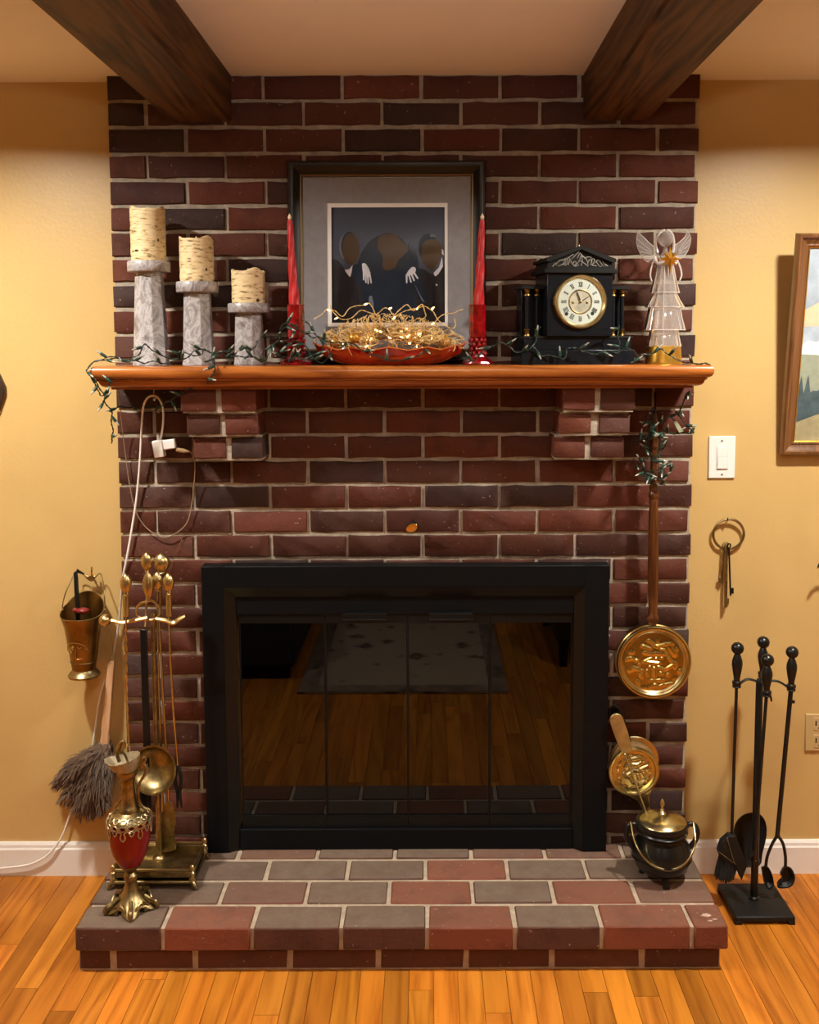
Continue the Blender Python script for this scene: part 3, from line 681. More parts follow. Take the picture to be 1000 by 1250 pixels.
# ------------------------------------------------------------------ red tapers in red glass candlesticks
KNOBM = MB().ball((0,0,0), .0052, 6, 4, (1,1,1.15)).mesh('glass_knob', REDGL, 10)
def taper(pt, pb_, Y, labc, labs):
    b0 = at(pb_[0], 443, Y); b0.z = MZ; k = kk(pb_[0], 400, Y); zf = lambda y: at(pb_[0], y, Y).z-MZ
    s = thing('glass_candlestick', labs, 'candlestick', b0, group='red glass candlesticks')
    R_ = lambda p: [(r*k, z) for r, z in p]
    MB().lathe(R_([(19,.0),(20,.003),(19,.008),(15,.013),(10,.020),(8.5,.028)]), n=12, a0=.2).build('foot', REDGL, s, local=True, smooth=15)
    b = MB()
    for i, z in enumerate((.034,.046,.058)): b.lathe(R_([(7,z-.006),(10.5,z),(7,z+.006)]), n=10, a0=i*.3)
    b.build('stem', REDGL, s, local=True, smooth=15)
    for i, z in enumerate((.028,.039,.050,.061)):      # cut-glass knobs around the stem
        for j in range(9):
            a = 2*PI*(j+.5*(i % 2))/9
            o = bpy.data.objects.new('glass_knob', KNOBM); COL.objects.link(o); o.parent = s; o.location = (9.2*k*math.cos(a), 9.2*k*math.sin(a), z)
    MB().lathe(R_([(7,.063),(10,.068),(10.5,.078),(10.5,zf(372)),(8.4,zf(372)),(8.0,.080),(1,.079)]), n=12).build('socket_cup', REDGL, s, local=True, smooth=20)
    foot = b0+Vector((0,0,.0805)); tip = at(pt[0], pt[1], Y-.004)
    ax = tip-foot; L = ax.length; M_ = frame(foot, ax)
    c = thing('taper_candle', labc, 'candle', foot, group='red taper candles')
    b = MB(); n = 24; rows = 40; vs = []
    for i in range(rows+1):
        q = i/rows; r0 = (7.2-4.2*q)*k
        for j in range(n):
            a = 2*PI*j/n; rr_ = r0*(1+.13*math.cos(4*a)); a2 = a+q*5.5
            vs.append((rr_*math.cos(a2), rr_*math.sin(a2), L*.955*q))
    fs = [(i*n+j, i*n+(j+1)%n, (i+1)*n+(j+1)%n, (i+1)*n+j) for i in range(rows) for j in range(n)]+[tuple(range(n-1,-1,-1)), tuple(rows*n+j for j in range(n))]
    b.add(vs, fs, M_); b.build('twisted_wax', REDWAX, c, smooth=60)
    MB().lathe([(.6*k,L*.95),(2.2*k,L*.968),(2.4*k,L*.98),(1.4*k,L*.995),(.2*k,L*1.012)], n=12, M=M_).build('flame', IVORY, c)
taper((353.5,262), (362,372), -.13, 'red twisted taper candle beside shortest pillar candle', 'red cut-glass candlestick between shortest pillar and red bowl')
taper((589,262), (583,372), -.125, 'red twisted taper candle beside the black clock', 'red cut-glass candlestick between red bowl and clock')

# ------------------------------------------------------------------ red glass bowl with raffia and ornaments
bY = -.135; bc = at(476, 443, bY); bc.z = MZ; bk = kk(476, 420, bY)
bowl = thing('glass_bowl', 'long red-orange glass bowl heaped with raffia under the framed print', 'bowl', bc)
n = 48; vs = []
prof = [(.50,.0),(.60,.001),(.72,.007),(.84,.017),(.93,.028),(1.0,.040),(.975,.040),(.90,.029),(.78,.017),(.6,.008),(.3,.006)]
for q, z in prof:
    for j in range(n):
        a = 2*PI*j/n; sc = 1+(.035*math.cos(12*a) if q > .9 else 0)
        up = (.012*abs(math.cos(a))**6 + .004*math.cos(12*a))*(1 if z > .035 else 0)
        vs.append((90*bk*q*sc*math.cos(a), .051*q*sc*math.sin(a), z+up))
fs = [(i*n+j, i*n+(j+1)%n, (i+1)*n+(j+1)%n, (i+1)*n+j) for i in range(len(prof)-1) for j in range(n)]+[tuple(range(n-1,-1,-1)), tuple((len(prof)-1)*n+j for j in range(n))]
MB().add(vs, fs).build('bowl_body', BOWLGL, bowl, local=True, smooth=50)
MB().tube([vs[5*n+j] for j in range(n)]+[vs[5*n]], .0022, 6).build('rim', simple('amber_rim_glass', (.55,.13,.03,1), rough=.1, coat=.6), bowl, local=True)
rr = random.Random(11); b = MB()
def inbowl(u, v, lift): return bc+Vector((85*bk*u, .045*v,   .018+.046*max(0,(1-u*u-v*v*.6))+lift))
for i in range(520):
    a = rr.uniform(0, 2*PI); q = math.sqrt(rr.random())*.97
    p = inbowl(q*math.cos(a), q*math.sin(a)*.95, rr.uniform(.010,.042))
    pts = [p]; d = Vector((rr.uniform(-1,1), rr.uniform(-.6,.6), rr.uniform(-.2,.7))).normalized()
    for s_ in range(rr.randint(5, 11)):
        d = (d+Vector((rr.uniform(-1,1), rr.uniform(-.8,.8), rr.uniform(-.8,.7)))*.75).normalized()
        qn = pts[-1]+d*.0068
        ux = (qn.x-bc.x)/(92*bk); top = bc.z+.128-.062*ux*ux
        if qn.z > top: qn.z = top-rr.random()*.01
        if qn.z < bc.z+.016+.024*abs(ux)**2: qn.z = bc.z+.018+.026*abs(ux)**2
        qn.y = min(max(qn.y, bc.y-.046), bc.y+.046); qn.x = min(max(qn.x, bc.x-90*bk), bc.x+90*bk)
        pts.append(qn)
    b.tube(spline(pts, 2), rr.uniform(.0006,.0014), 4, cap=False, flat=.5)
tag(b.build('raffia', STRAW), 'curly golden raffia strands heaped in the red glass bowl', 'raffia', kind='stuff')
for i, (u, v, lf, r_, mt, lab) in enumerate([(-.12,-.5,.022,.017,CLGL,'clear glass ball ornament left of centre in red bowl'), (.16,-.55,.02,.016,CLGL,'clear glass ball ornament nearest bowl centre'),
        (.52,-.4,.02,.016,CLGL,'clear glass ball ornament toward the clock end of bowl'), (-.5,-.45,.02,.015,GOLD,'gold ball ornament toward the pillar candle end of bowl'),
        (-.78,-.3,.022,.013,AMBER,'amber glass ball at the pillar candle tip of bowl'), (.80,-.3,.024,.013,AMBER,'amber glass ball at the clock-side tip of bowl'), (.34,-.62,.016,.013,AMBER,'small amber glass ball at the front of bowl')]):
    c = inbowl(u, v, lf)
    t = thing('ball_ornament', lab, 'ornament', c, group='ornaments in the bowl')
    MB().ball((0,0,0), r_, 20, 12).build('ball', mt, t, local=True, smooth=80)
    MB().lathe([(.004,r_*.95),(.004,r_+.004),(.001,r_+.006)], n=10).build('cap', GOLD, t, local=True)

# ------------------------------------------------------------------ black mantel clock
cY = -.10; ck = kk(698, 380, cY); cb = at(698, 444, cY); cb.z = MZ
clk = thing('mantel_clock', 'black slate mantel clock with brass-rimmed dial and column sides', 'clock', cb, (0, 0, math.radians(9)))
cx_ = lambda x: (x-697.5)*ck
cz_ = lambda y: (at(698, y, cY).z-MZ)
CB = dict(parent=clk, local=True)
MB().box(cx_(627.5), cx_(768), -.055, .055, 0, cz_(427)).box(cx_(631), cx_(764), -.052, .052, cz_(427), cz_(413)).build('base', SLATE, bevel=.0015, **CB)
MB().box(cx_(629), cx_(766), -.054, .054, cz_(413.5), cz_(410.5)).build('base_ledge', PEDM, bevel=.001, **CB)
MB().box(cx_(657.5), cx_(738), -.062, .05, cz_(410.5), cz_(336)).build('case', SLATE, bevel=.0012, **CB)
for xa, xb, xc, xd in ((633,657.5,630,657.5),(738,762,738,765)):
    wn = MB().box(cx_(xa), cx_(xb), -.005, .045, cz_(410.5), cz_(352)).build('side_wing', SLATE, bevel=.001, **CB)
    MB().box(cx_(xc), cx_(xd), -.034, .048, cz_(354), cz_(350)).build('wing_cornice', PEDM, wn, bevel=.001, local=True)
for x in (638, 650.5, 745.5, 757):
    r_ = 2.6*ck
    c = MB().lathe([(r_, cz_(402)), (r_*.95, cz_(362))], c=(cx_(x), -.022, 0), n=14).build('column', SLATE, **CB)
    for ya, yb2 in ((410.5,402),(362,354)):
        a, d = cz_(ya), cz_(yb2); mid = (a+d)/2
        MB().lathe([(r_*1.5,a),(r_*1.5,a+.003),(r_*1.0,mid-.002),(r_*1.35,mid),(r_*1.0,mid+.002),(r_*1.5,d-.003),(r_*1.5,d)], c=(cx_(x), -.022, 0), n=14).build('capital', DKBR, c, local=True)
MB().box(cx_(653), cx_(743.5), -.070, .055, cz_(335.8), cz_(330.5)).build('cornice', PEDM, bevel=.0015, **CB)
tri = [(653.5,330.5),(742.5,330.5),(738,319),(698,303.5),(658,319)]
MB().prism([(cx_(x), cz_(y)) for x, y in [(657,330.5),(739,330.5),(737,321),(698,306),(659,321)]], -.060, .05).build('pediment', PEDM, smooth=20, **CB)
b = MB()
for s_ in (-1, 1):
    A = [(698,303),(698,307.5),(698+s_*38,322.5),(698+s_*43,322),(698+s_*43,318.5)]
    b.prism([(cx_(x), cz_(y)) for x, y in A], -.069, .054)
b.build('pediment_cap', PEDM, smooth=20, **CB)
b = MB(); b.lathe([(.0035,cz_(303.5)),(.002,cz_(301.5)),(.003,cz_(300)),(.0005,cz_(298.8))], c=(0,-.05,0), n=10); b.build('finial', ANTBR, **CB)
rr = random.Random(5); b = MB()
zc = lambda px, py: Vector((cx_(640+px/8.333), -.0605, cz_(295+py/8.333)))
for st in [[(230,260),(270,215),(320,210),(330,240),(280,265)],[(250,270),(300,250),(340,200),(365,185),(370,215),(355,260)],[(380,200),(395,240),(430,270),(465,255)],[(395,195),(440,150),(470,120)],
           [(440,255),(470,215),(490,160),(500,215),(490,265)],[(470,210),(520,240),(560,270)],[(500,165),(545,205),(560,255)],[(590,230),(600,200),(625,200),(620,235),(600,255),(650,265)],
           [(640,215),(680,270),(700,265)],[(680,220),(720,270)],[(710,220),(745,270)],[(420,270),(440,235),(415,225),(405,245)],[(200,275),(225,245),(250,240)],[(300,215),(330,195),(350,210),(345,245),(320,265)],[(350,190),(380,170),(410,150)],[(450,190),(478,140),(505,180)],[(520,190),(570,175),(600,190)],[(560,230),(575,205),(600,215),(585,255)],[(640,235),(660,205),(690,215)],[(740,245),(765,268)]]:
    b.tube(spline([zc(*p) for p in st], 4), .0013, 5)
b.build('carving', CARVE, **CB)
# dial
dc = Vector((cx_(697.8), -.062, cz_(369.6))); DR = ck
MD_ = frame(dc, (0,-1,0), (1,0,0))
MB().lathe([(32.5*DR,0),(32.5*DR,.006),(31*DR,.010),(29.5*DR,.010),(28*DR,.006),(27*DR,.003),(27*DR,0)], n=56, M=MD_, cap=False).build('bezel', PALEBR, **CB)
face = MB().lathe([(27.5*DR,0),(27.5*DR,.002),(26.6*DR,.0022),(.001,.0022)], n=56, M=MD_).build('dial', DIAL, **CB)
MB().lathe([(14.6*DR,.002),(14.6*DR,.0026),(.001,.0026)], n=40, M=MD_).build('dial_centre', DIALIN, parent=face, local=True)
tor = [(13.9+.9*math.cos(a), .0026+.0006*math.sin(a)+.0003) for a in [2*PI*i/8 for i in range(9)]]
MB().lathe([(r*DR, z) for r, z in tor], n=40, M=MD_, cap=False).build('dial_ring', ANTBR, parent=face, local=True)
ROM = ['XII','I','II','III','IIII','V','VI','VII','VIII','IX','X','XI']
for h_, s_ in enumerate(ROM):
    b = MB(); a = PI/2-h_*PI/6
    Mn = MD_ @ Matrix.Translation((20.3*DR*math.cos(a), 20.3*DR*math.sin(a), .0023)) @ Matrix.Rotation(a-PI/2, 4, 'Z')
    wds = {'I':1.3,'V':2.6,'X':2.6}; tw = sum(wds[c] for c in s_); x = -tw/2; H_ = 2.7
    def stroke(xa, ya, xb, yb, t):
        L = math.hypot(xb-xa, yb-ya); Ms = Mn @ Matrix.Translation(((xa+xb)/2*DR, (ya+yb)/2*DR, 0)) @ Matrix.Rotation(math.atan2(yb-ya, xb-xa), 4, 'Z')
        b.box(-L/2*DR, L/2*DR, -t/2*DR, t/2*DR, 0, .0004, M=Ms)
    for c in s_:
        w_ = wds[c]; m_ = x+w_/2
        if c == 'I': stroke(m_, -H_, m_, H_, .75)
        elif c == 'V': stroke(m_-.95, H_, m_, -H_, .8); stroke(m_+.95, H_, m_, -H_, .4)
        else: stroke(m_-.95, H_, m_+.95, -H_, .8); stroke(m_+.95, H_, m_-.95, -H_, .4)
        x += w_
    stroke(-tw/2, H_, tw/2, H_, .35); stroke(-tw/2, -H_, tw/2, -H_, .35)
    b.build('numeral', INK, parent=face, local=True, smooth=0)
for tx, ty, w_ in ((-5.3,13.5,1.3),(12.3,7.3,.9)):
    L = math.hypot(tx, ty); Ms = MD_ @ Matrix.Rotation(math.atan2(ty, tx), 4, 'Z')
    MB().add([(-.5*DR,-.6*DR*w_,.0045),(-.5*DR,.6*DR*w_,.0045),(L*.7*DR,.5*DR*w_,.0045),(L*DR,0,.0045),(L*.7*DR,-.5*DR*w_,.0045)]+[(-.5*DR,-.6*DR*w_,.0052),(-.5*DR,.6*DR*w_,.0052),(L*.7*DR,.5*DR*w_,.0052),(L*DR,0,.0052),(L*.7*DR,-.5*DR*w_,.0052)],
             [(0,1,2,3,4),(9,8,7,6,5)]+[(i,(i+1)%5,(i+1)%5+5,i+5) for i in range(5)], Ms).build('hand', INK, parent=face, local=True, smooth=0, fix=True)
MB().lathe([(1.7*DR,.003),(1.7*DR,.006),(.8*DR,.007)], n=14, M=MD_).build('centre_boss', ANTBR, parent=face, local=True)
for px_, py_ in ((-17,-14.5),(15,-14)):
    MB().lathe([(2.2*DR,.0022),(2.2*DR,.003),(1.2*DR,.003)], n=14, M=MD_ @ Matrix.Translation((px_*DR, py_*DR, 0))).build('winding_hole', INK, parent=face, local=True)
for px_, py_ in ((-9.4,-1),(8,-1)):
    MB().lathe([(1.7*DR,.0026),(1.4*DR,.003)], n=12, M=MD_ @ Matrix.Translation((px_*DR, py_*DR, 0))).build('dial_arbor', DKBR, parent=face, local=True)
MB().box(cx_(664.2), cx_(666.5), -.068, -.062, cz_(374), cz_(364)).build('bezel_hinge', ANTBR, bevel=.0005, **CB)

# ------------------------------------------------------------------ acrylic angel
aY = -.10; ak = kk(810, 370, aY); ab = at(810, 443.5, aY); ab.z = MZ
ang = thing('angel_figurine', 'clear acrylic angel holding a gold star on a gold base', 'figurine', ab)
ax_ = lambda z: (765+z/7.35-810)*ak
az_ = lambda z: at(810, 275+z/7.35, aY).z-MZ
AB = dict(parent=ang, local=True)
MB().lathe([(22.6*ak,0),(22.6*ak,.004),(21*ak,az_(1150)),(20.3*ak,az_(1088)),(18*ak,az_(1080))], n=40).build('base', GOLD, **AB)
def tiers(levels, n=14, mat=ACRYL, name='skirt_tier'):
    for i, (rt, zt_, rb, zb_) in enumerate(levels):
        b = MB(); vs = []
        rows = [(rt, zt_), ((rt*.55+rb*.45), zt_+(zb_-zt_)*.5), (rb, zb_), (rb-.002, zb_+.0005), (rt-.002, zt_)]
        M_ = n*4
        for r_, z_ in rows:
            for j in range(M_):
                a = 2*PI*j/M_; sc = 1+.05*math.cos(n*a)*(1 if z_ < (zt_+zb_)/2 else .5)
                vs.append((r_*sc*math.cos(a), r_*sc*.75*math.sin(a), z_))
        fs = [(q*M_+j, q*M_+(j+1)%M_, (q+1)*M_+(j+1)%M_, (q+1)*M_+j) for q in range(4) for j in range(M_)]
        b.add(vs, fs); t_ = b.build(name, mat, smooth=70, **AB)
        e_ = MB().tube([vs[2*M_+j] for j in range(M_)]+[vs[2*M_]], .0009, 5); e_.build('hem', ACRED, t_, local=True)
        for j in range(0, M_, 8):
            MB().tube([vs[j], vs[M_+j], vs[2*M_+j]], .0007, 4).build('pleat', ACRED, t_, local=True)
tiers([(9.5*ak, az_(335), 17.5*ak, az_(605)), (14*ak, az_(600), 23.5*ak, az_(735)), (19*ak, az_(730), 25*ak, az_(940)), (17*ak, az_(930), 20.5*ak, az_(1085))])
MB().lathe([(.006,az_(520)),(.0125,az_(400)),(.0145,az_(330)),(.0125,az_(270)),(.006,az_(235)),(.005,az_(200))], n=24, sy=.8).build('torso', ACRYL, **AB)
MB().ball((0,-.002,az_(125)), 8.6*ak, 20, 14, (1,1,1.1)).build('head', ACRYL, smooth=80, **AB)
b = MB()
for s_ in (-1,1):
    b.tube(spline([(s_*.002,-.003,az_(40)),(s_*7.5*ak,.0,az_(75)),(s_*10.2*ak,.002,az_(140)),(s_*10.6*ak,.003,az_(200)),(s_*9*ak,.001,az_(250))], 5), [.001]+[.0035]*19+[.001], 7)
b.build('hair', ACRED, **AB)
b = MB()
for s_ in (-1,1):
    b.tube(spline([(s_*13.5*ak,-.002,az_(300)),(s_*17.5*ak,-.008,az_(380)),(s_*19*ak,-.01,az_(450)),(s_*17*ak,-.008,az_(500))], 5), .0022, 7)
    b.tube(spline([(s_*13*ak,-.004,az_(290)),(s_*11*ak,-.017,az_(345)),(s_*3*ak,-.022,az_(330))], 5), .0038, 8)
b.build('sleeves', ACRED, **AB)
for s_, tip in ((-1,[(85,60),(75,150),(100,230),(150,310),(215,335),(265,310),(270,220),(200,165),(140,105)]), (1,[(525,55),(560,100),(555,170),(525,250),(470,300),(420,300),(405,200),(460,150),(510,100)])):
    P_ = spline([(ax_(x),0,az_(y)) for x, y in tip+tip[:1]], 3)[:-1]
    wg = MB().prism([(p.x,p.z) for p in P_], .004, .008).build('wing', ACRYL, smooth=30, **AB)
    e_ = MB(); e_.tube([(p.x,.006,p.z) for p in P_]+[(P_[0].x,.006,P_[0].z)], .0011, 5)
    root = Vector((ax_(255 if s_ < 0 else 420),.0045,az_(270)))
    for q in range(2, len(P_)-6, 2): e_.tube([root.lerp(Vector((P_[q].x,.0035,P_[q].z)), .25), Vector((P_[q].x,.0035,P_[q].z))], .0006, 4)
    e_.build('feathering', ACRED, wg, local=True)
b = MB(); sc_ = Vector((ax_(352), -.029, az_(310)))
pts = []
for i in range(16):
    a = PI/2+2*PI*i/16; r_ = [15,6,12,6][i % 4]*ak
    if i == 8: r_ = 22*ak
    pts.append((sc_.x+r_*math.cos(a)*.95, sc_.z+r_*math.sin(a)))
vs = [(x, sc_.y+.003, z) for x, z in pts]+[(sc_.x, sc_.y-.004, sc_.z), (sc_.x, sc_.y+.007, sc_.z)]
b.add(vs, [(i,(i+1)%16,16) for i in range(16)]+[((i+1)%16,i,17) for i in range(16)]); b.build('gold_star', GOLD, smooth=0, fix=True, **AB)

#PART3
# ------------------------------------------------------------------ string lights
_sock = MB().lathe([(.0014,-.002),(.0030,.0),(.0038,.004),(.0040,.013),(.0034,.0155)], n=10).mesh('bulb_socket', GREENS)
_tip = MB().lathe([(.0022,.0),(.0024,.005),(.0017,.010),(.0005,.0125)], n=8).mesh('bulb', BULBC, 60)
_glow, _nt, _p = nodes('lit_warm_bulb'); _p.inputs['Emission Color'].default_value = (1,.62,.22,1); _p.inputs['Emission Strength'].default_value = 6.; _p.inputs['Base Color'].default_value = (1,.8,.5,1)
_lit = MB().lathe([(.0016,.0),(.0019,.003),(.0012,.007),(.0003,.009)], n=8).mesh('bulb', _glow, 60)
def string_lights(label, runs, seed, step=.055, wr=.0013, wire=GREEN, lit=False, loose=.009, group='strings of christmas lights', size=1.):
    r = random.Random(seed)
    t = thing('string_lights', label, 'string lights', runs[0][0], group=group)
    for run in runs:
        pts = spline(run, 8); out = []
        for i, p in enumerate(pts):
            q = mnoise.noise_vector(p*38+Vector((seed,0,0)))*loose
            if q.y > 0: q.y *= .2
            out.append(p+q)
        out = spline(out, 2)
        b = MB()
        for ph in (0, PI):
            s_ = []; L = 0
            for i, p in enumerate(out):
                L += (p-out[i-1]).length if i else 0
                tg = (out[min(i+1,len(out)-1)]-out[max(i-1,0)]).normalized(); u = tg.orthogonal().normalized(); v = tg.cross(u); a = L*260+ph
                s_.append(p+(u*math.cos(a)+v*math.sin(a))*wr*.85)
            b.tube(s_, wr*.8, 5)
        b.build('wire', wire, t, smooth=60)
        L = 0; nxt = r.uniform(.2,.8)*step
        for i in range(1, len(out)):
            L += (out[i]-out[i-1]).length
            if L >= nxt:
                nxt += step*r.uniform(.75, 1.3)
                d = Vector((r.uniform(-1,1), r.uniform(-.7,.1), r.uniform(-.5,.9))).normalized()
                M_ = frame(out[i]+d*.002, d) @ Matrix.Scale(size, 4)
                if lit:
                    link_mesh('bulb', _lit, t, M_)
                else:
                    s_ = link_mesh('bulb_socket', _sock, t, M_)
                    link_mesh('bulb', _tip, s_, M_ @ Matrix.Translation((0,0,.0155)))
    return t
gy = -.172
string_lights('dark green string lights trailing along the front of mantel among the candles', [
    pxs([(135,543,-.12),(139,520,-.14),(133,500,-.165),(125,478,-.19),(114,462,-.196),(106,452,-.196),(110,443,-.188),(124,438,gy),(143,438,gy),(160,440,gy),(170,430,gy-.005),(177,418,gy-.006),(186,426,gy),(203,436,gy),(226,436,gy),(238,429,gy),(247,424,gy),(262,430,gy),(280,437,gy),(300,436,gy),(322,430,gy),(335,418,gy),(345,402,gy),(356,396,gy),(368,404,gy),(380,412,gy),(393,414,gy),(425,420,-.19),(447,428,-.192),(462,435,-.192),(481,441,-.19),(498,436,-.19),(520,428,-.19)]),
    pxs([(118,440,-.18),(136,435,-.175),(158,441,-.176),(182,441,-.178),(210,440,-.178),(222,430,-.176),(240,434,-.178),(252,424,-.178),(264,434,-.178),(250,440,-.178),(272,428,-.178),(286,437,-.178),(296,420,-.176),(306,432,-.178),(318,440,-.178),(332,432,-.178)]),
    pxs([(258,437,-.18),(262,447,-.196),(262,455,-.197),(255,464,-.185),(249,470,-.16),(236,473,-.155),(222,480,-.15),(213,487,-.12),(196,496,-.08),(178,497,-.06),(158,497,-.05),(142,499,-.10),(131,501,-.14)]),
    pxs([(108,455,-.196),(118,470,-.19),(122,484,-.18),(131,478,-.18),(128,492,-.17),(134,470,-.185),(137,466,-.188)])], 1)
string_lights('dark green string lights tangled between red candlesticks and shortest pillar', [
    pxs([(296,437,-.17),(310,424,-.17),(322,408,-.172),(334,412,-.17),(348,394,-.172),(362,398,-.172),(350,414,-.172),(330,424,-.172),(345,436,-.172),(368,430,-.172),(352,440,-.172),(378,436,-.172),(395,425,-.172),(385,408,-.172),(372,392,-.17)]),
    pxs([(334,436,-.175),(346,424,-.178),(360,416,-.178),(372,424,-.176),(384,438,-.175),(396,441,-.178),(402,430,-.18)])], 2, step=.038)
string_lights('dark green string lights draped before the clock and angel base', [
    pxs([(568,441,-.175),(584,434,-.178),(600,422,-.175),(612,416,-.174),(625,426,-.174),(634,431,-.174),(650,422,-.176),(655,410,-.174),(660,399,-.172)]),
    pxs([(652,424,-.176),(663,434,-.175),(687,437,-.178),(692,426,-.178),(704,424,-.178),(712,431,-.176),(735,431,-.176),(754,429,-.175),(757,412,-.174),(753,397,-.172)]),
    pxs([(754,430,-.175),(765,424,-.175),(777,437,-.175),(770,441,-.176),(785,434,-.176),(798,432,-.172),(807,428,-.176),(822,436,-.176),(838,443,-.18),(856,444,-.18),(868,445,-.18)])], 3)
string_lights('dark green string lights wound around top of the bed warmer handle', [
    pxs([(840,477,-.14),(836,486,-.12),(831,504,-.10),(838,518,-.09),(846,529,-.09),(838,531,-.085),(826,531,-.08),(812,526,-.08),(806,512,-.075),(818,508,-.08),(824,516,-.085)]),
    pxs([(799,500,-.05),(790,515,-.06),(793,532,-.085),(806,528,-.09),(814,538,-.085),(808,550,-.06),(795,552,-.05),(790,540,-.06),(798,530,-.09),(806,545,-.085),(800,560,-.085),(788,558,-.06),(783,572,-.06),(790,582,-.085),(804,577,-.09),(818,563,-.085),(822,572,-.08),(812,584,-.08),(800,586,-.085),(788,579,-.07),(778,570,-.055),(772,560,-.045)]),
    pxs([(802,508,-.08),(794,522,-.09),(788,545,-.085),(797,556,-.092),(808,566,-.09),(800,574,-.092),(785,580,-.08),(795,590,-.085),(812,592,-.08)]),
    pxs([(799,520,-.09),(786,534,-.08),(772,537,-.06)])], 4, step=.032)
tg = thing('cord_tag', 'pale green tag dangling from string lights beside bed warmer', 'tag', at(826, 518, -.088))
MB().prism([(p.x,p.z) for p in [at(821,514,-.088),at(826,514,-.088),at(834,526,-.088),at(829,528,-.088)]], -.092, -.088).build('tag_card', simple('pale_green_tag', sp(150,158,130), rough=.5), tg, smooth=0)
string_lights('tiny lit fairy lights on copper wire nested in the raffia', [
    [bc+Vector((.15*math.sin(i*1.7)*(.4+.6*(i%5)/5), .036*math.sin(i*2.3)-.008, .084+.018*math.sin(i*3.1)-.04*abs(math.sin(i*1.7))**3)) for i in range(26)]], 6, step=.11, wr=.0005, wire=simple('copper_wire', (.62,.40,.18,1), rough=.3, metal=1), lit=True, loose=.004, group='fairy lights')
string_lights('fine copper fairy wire looping over the red bowl heap', [
    [at(x, y, -.13) for x, y in [(402,372),(410,384),(425,390),(440,378),(458,384),(470,375),(482,384),(495,372),(505,380),(515,372),(520,384),(512,392),(525,396),(540,384),(555,382),(566,376)]],
    [at(x, y, -.15) for x, y in [(385,390),(400,378),(418,386),(430,376),(452,372),(462,388),(476,392),(500,378),(520,374),(535,390),(552,400),(556,388)]]], 8, step=.11, wr=.0009, wire=STRAW, lit=True, loose=.006, group='fairy lights')

# ------------------------------------------------------------------ cords
hk = thing('cord_hook', 'small metal hook under mantel holding the white cord', 'hook', at(188, 477, -.06))
MB().tube(pxs([(188,474,-.06),(188,484,-.06),(187,488,-.066),(189,489,-.072),(190,486,-.074)]), .0014, 6).build('hook_wire', CHROME, hk)
cord = thing('extension_cord', 'white extension cord looping from mantel hook down to the floor', 'cord', at(0, 1062, .02))
path = pxs([(196,536,-.066),(199,518,-.066),(199,500,-.066),(195,488,-.068),(188,483,-.070),(180,486,-.068),(175,497,-.06),(173,520,-.04),(171,560,-.025),(167,605,-.015),(161,645,-.012),(155,680,-.010),(150,705,.0),(148,728,.02),(145.6,755,.042),(139,796,.05),(130,826,.052),(121.4,854,.052),(114.8,900,.052),(108,935,.052),(98,968,.050),(87,990,.048),(76,1020,.040),(60,1042,.035),(40,1054,.035),(20,1058,.035),(-20,1062,.035)])
MB().tube(spline(path, 6), .0028, 8).build('white_cable', CORDW, cord, smooth=60)
k = kk(200, 545, -.066)
p0 = at(195, 545, -.066)
Mp = Matrix.Translation(p0) @ Matrix.Rotation(math.radians(-8), 4, 'Y')
b = MB().box(-7.5*k, 5*k, -.012, .012, -13*k, 8*k, M=Mp).box(3*k, 20*k, -.008, .008, -5*k, 7*k, M=Mp)
b.build('plug_block', WHITEP, cord, bevel=.003)
MB().lathe([(.004,0),(.0045,.008),(.003,.016)], c=(0,0,7*k), n=10, M=Mp).build('strain_relief', WHITEP, cord)
cb2 = thing('bronze_power_wire', 'thin bronze cord of the string lights hanging below mantel', 'cord', at(200, 655, -.02))
path = pxs([(145,478,-.10),(147,500,-.05),(152,545,-.016),(158,590,-.012),(165,622,-.012),(175,640,-.012),(186,650,-.012),(200,656,-.012),(213,652,-.012),(227,640,-.012),(233,622,-.013),(237,590,-.02),(238,570,-.035),(236,557,-.055),(231,551,-.066)])
MB().tube(spline(path, 6), .0014, 6).build('bronze_cable', CORDB, cb2, smooth=60)
a, c = at(215.5, 549, -.066), at(231, 551.5, -.066)
MB().lathe([(.0055,0),(.0058,.010),(.0062,.018),(.0045,.026),(.002,(c-a).length)], n=12, M=frame(a, c-a)).build('plug', simple('bronze_plug', (.34,.22,.10,1), rough=.3, var=.3, vs=80.), cb2)
wt = thing('steel_pull_wire', 'very thin straight steel wire on the brick left of doors', 'wire', at(222, 660, -.004))
MB().tube(pxs([(224,654,-.004),(214,676,-.004),(204,706,-.008)]), .0006, 5).build('wire_strand', CHROME, wt)

# damper knob
c = at(503, 644, -.035)
kn = thing('damper_knob', 'small oval brass damper knob above the fireplace doors', 'knob', at(503, 638, 0))
MB().tube([at(505, 634, .006), at(504, 641, -.028)], .0025, 8).build('stem', IRONM, kn)
Mk = frame(c, (-.25,-1,-.35), (.8,0,.6)) 
MB().lathe([(.012,-.004),(.0175,-.003),(.018,.0),(.0165,.002)], n=24, M=Mk @ Matrix.Diagonal((1.15,.72,1,1))).build('rim', IRONM, kn)
MB().lathe([(.0158,.001),(.0150,.0028),(.006,.0036)], n=24, M=Mk @ Matrix.Diagonal((1.15,.72,1,1))).build('face', BRASS, kn)

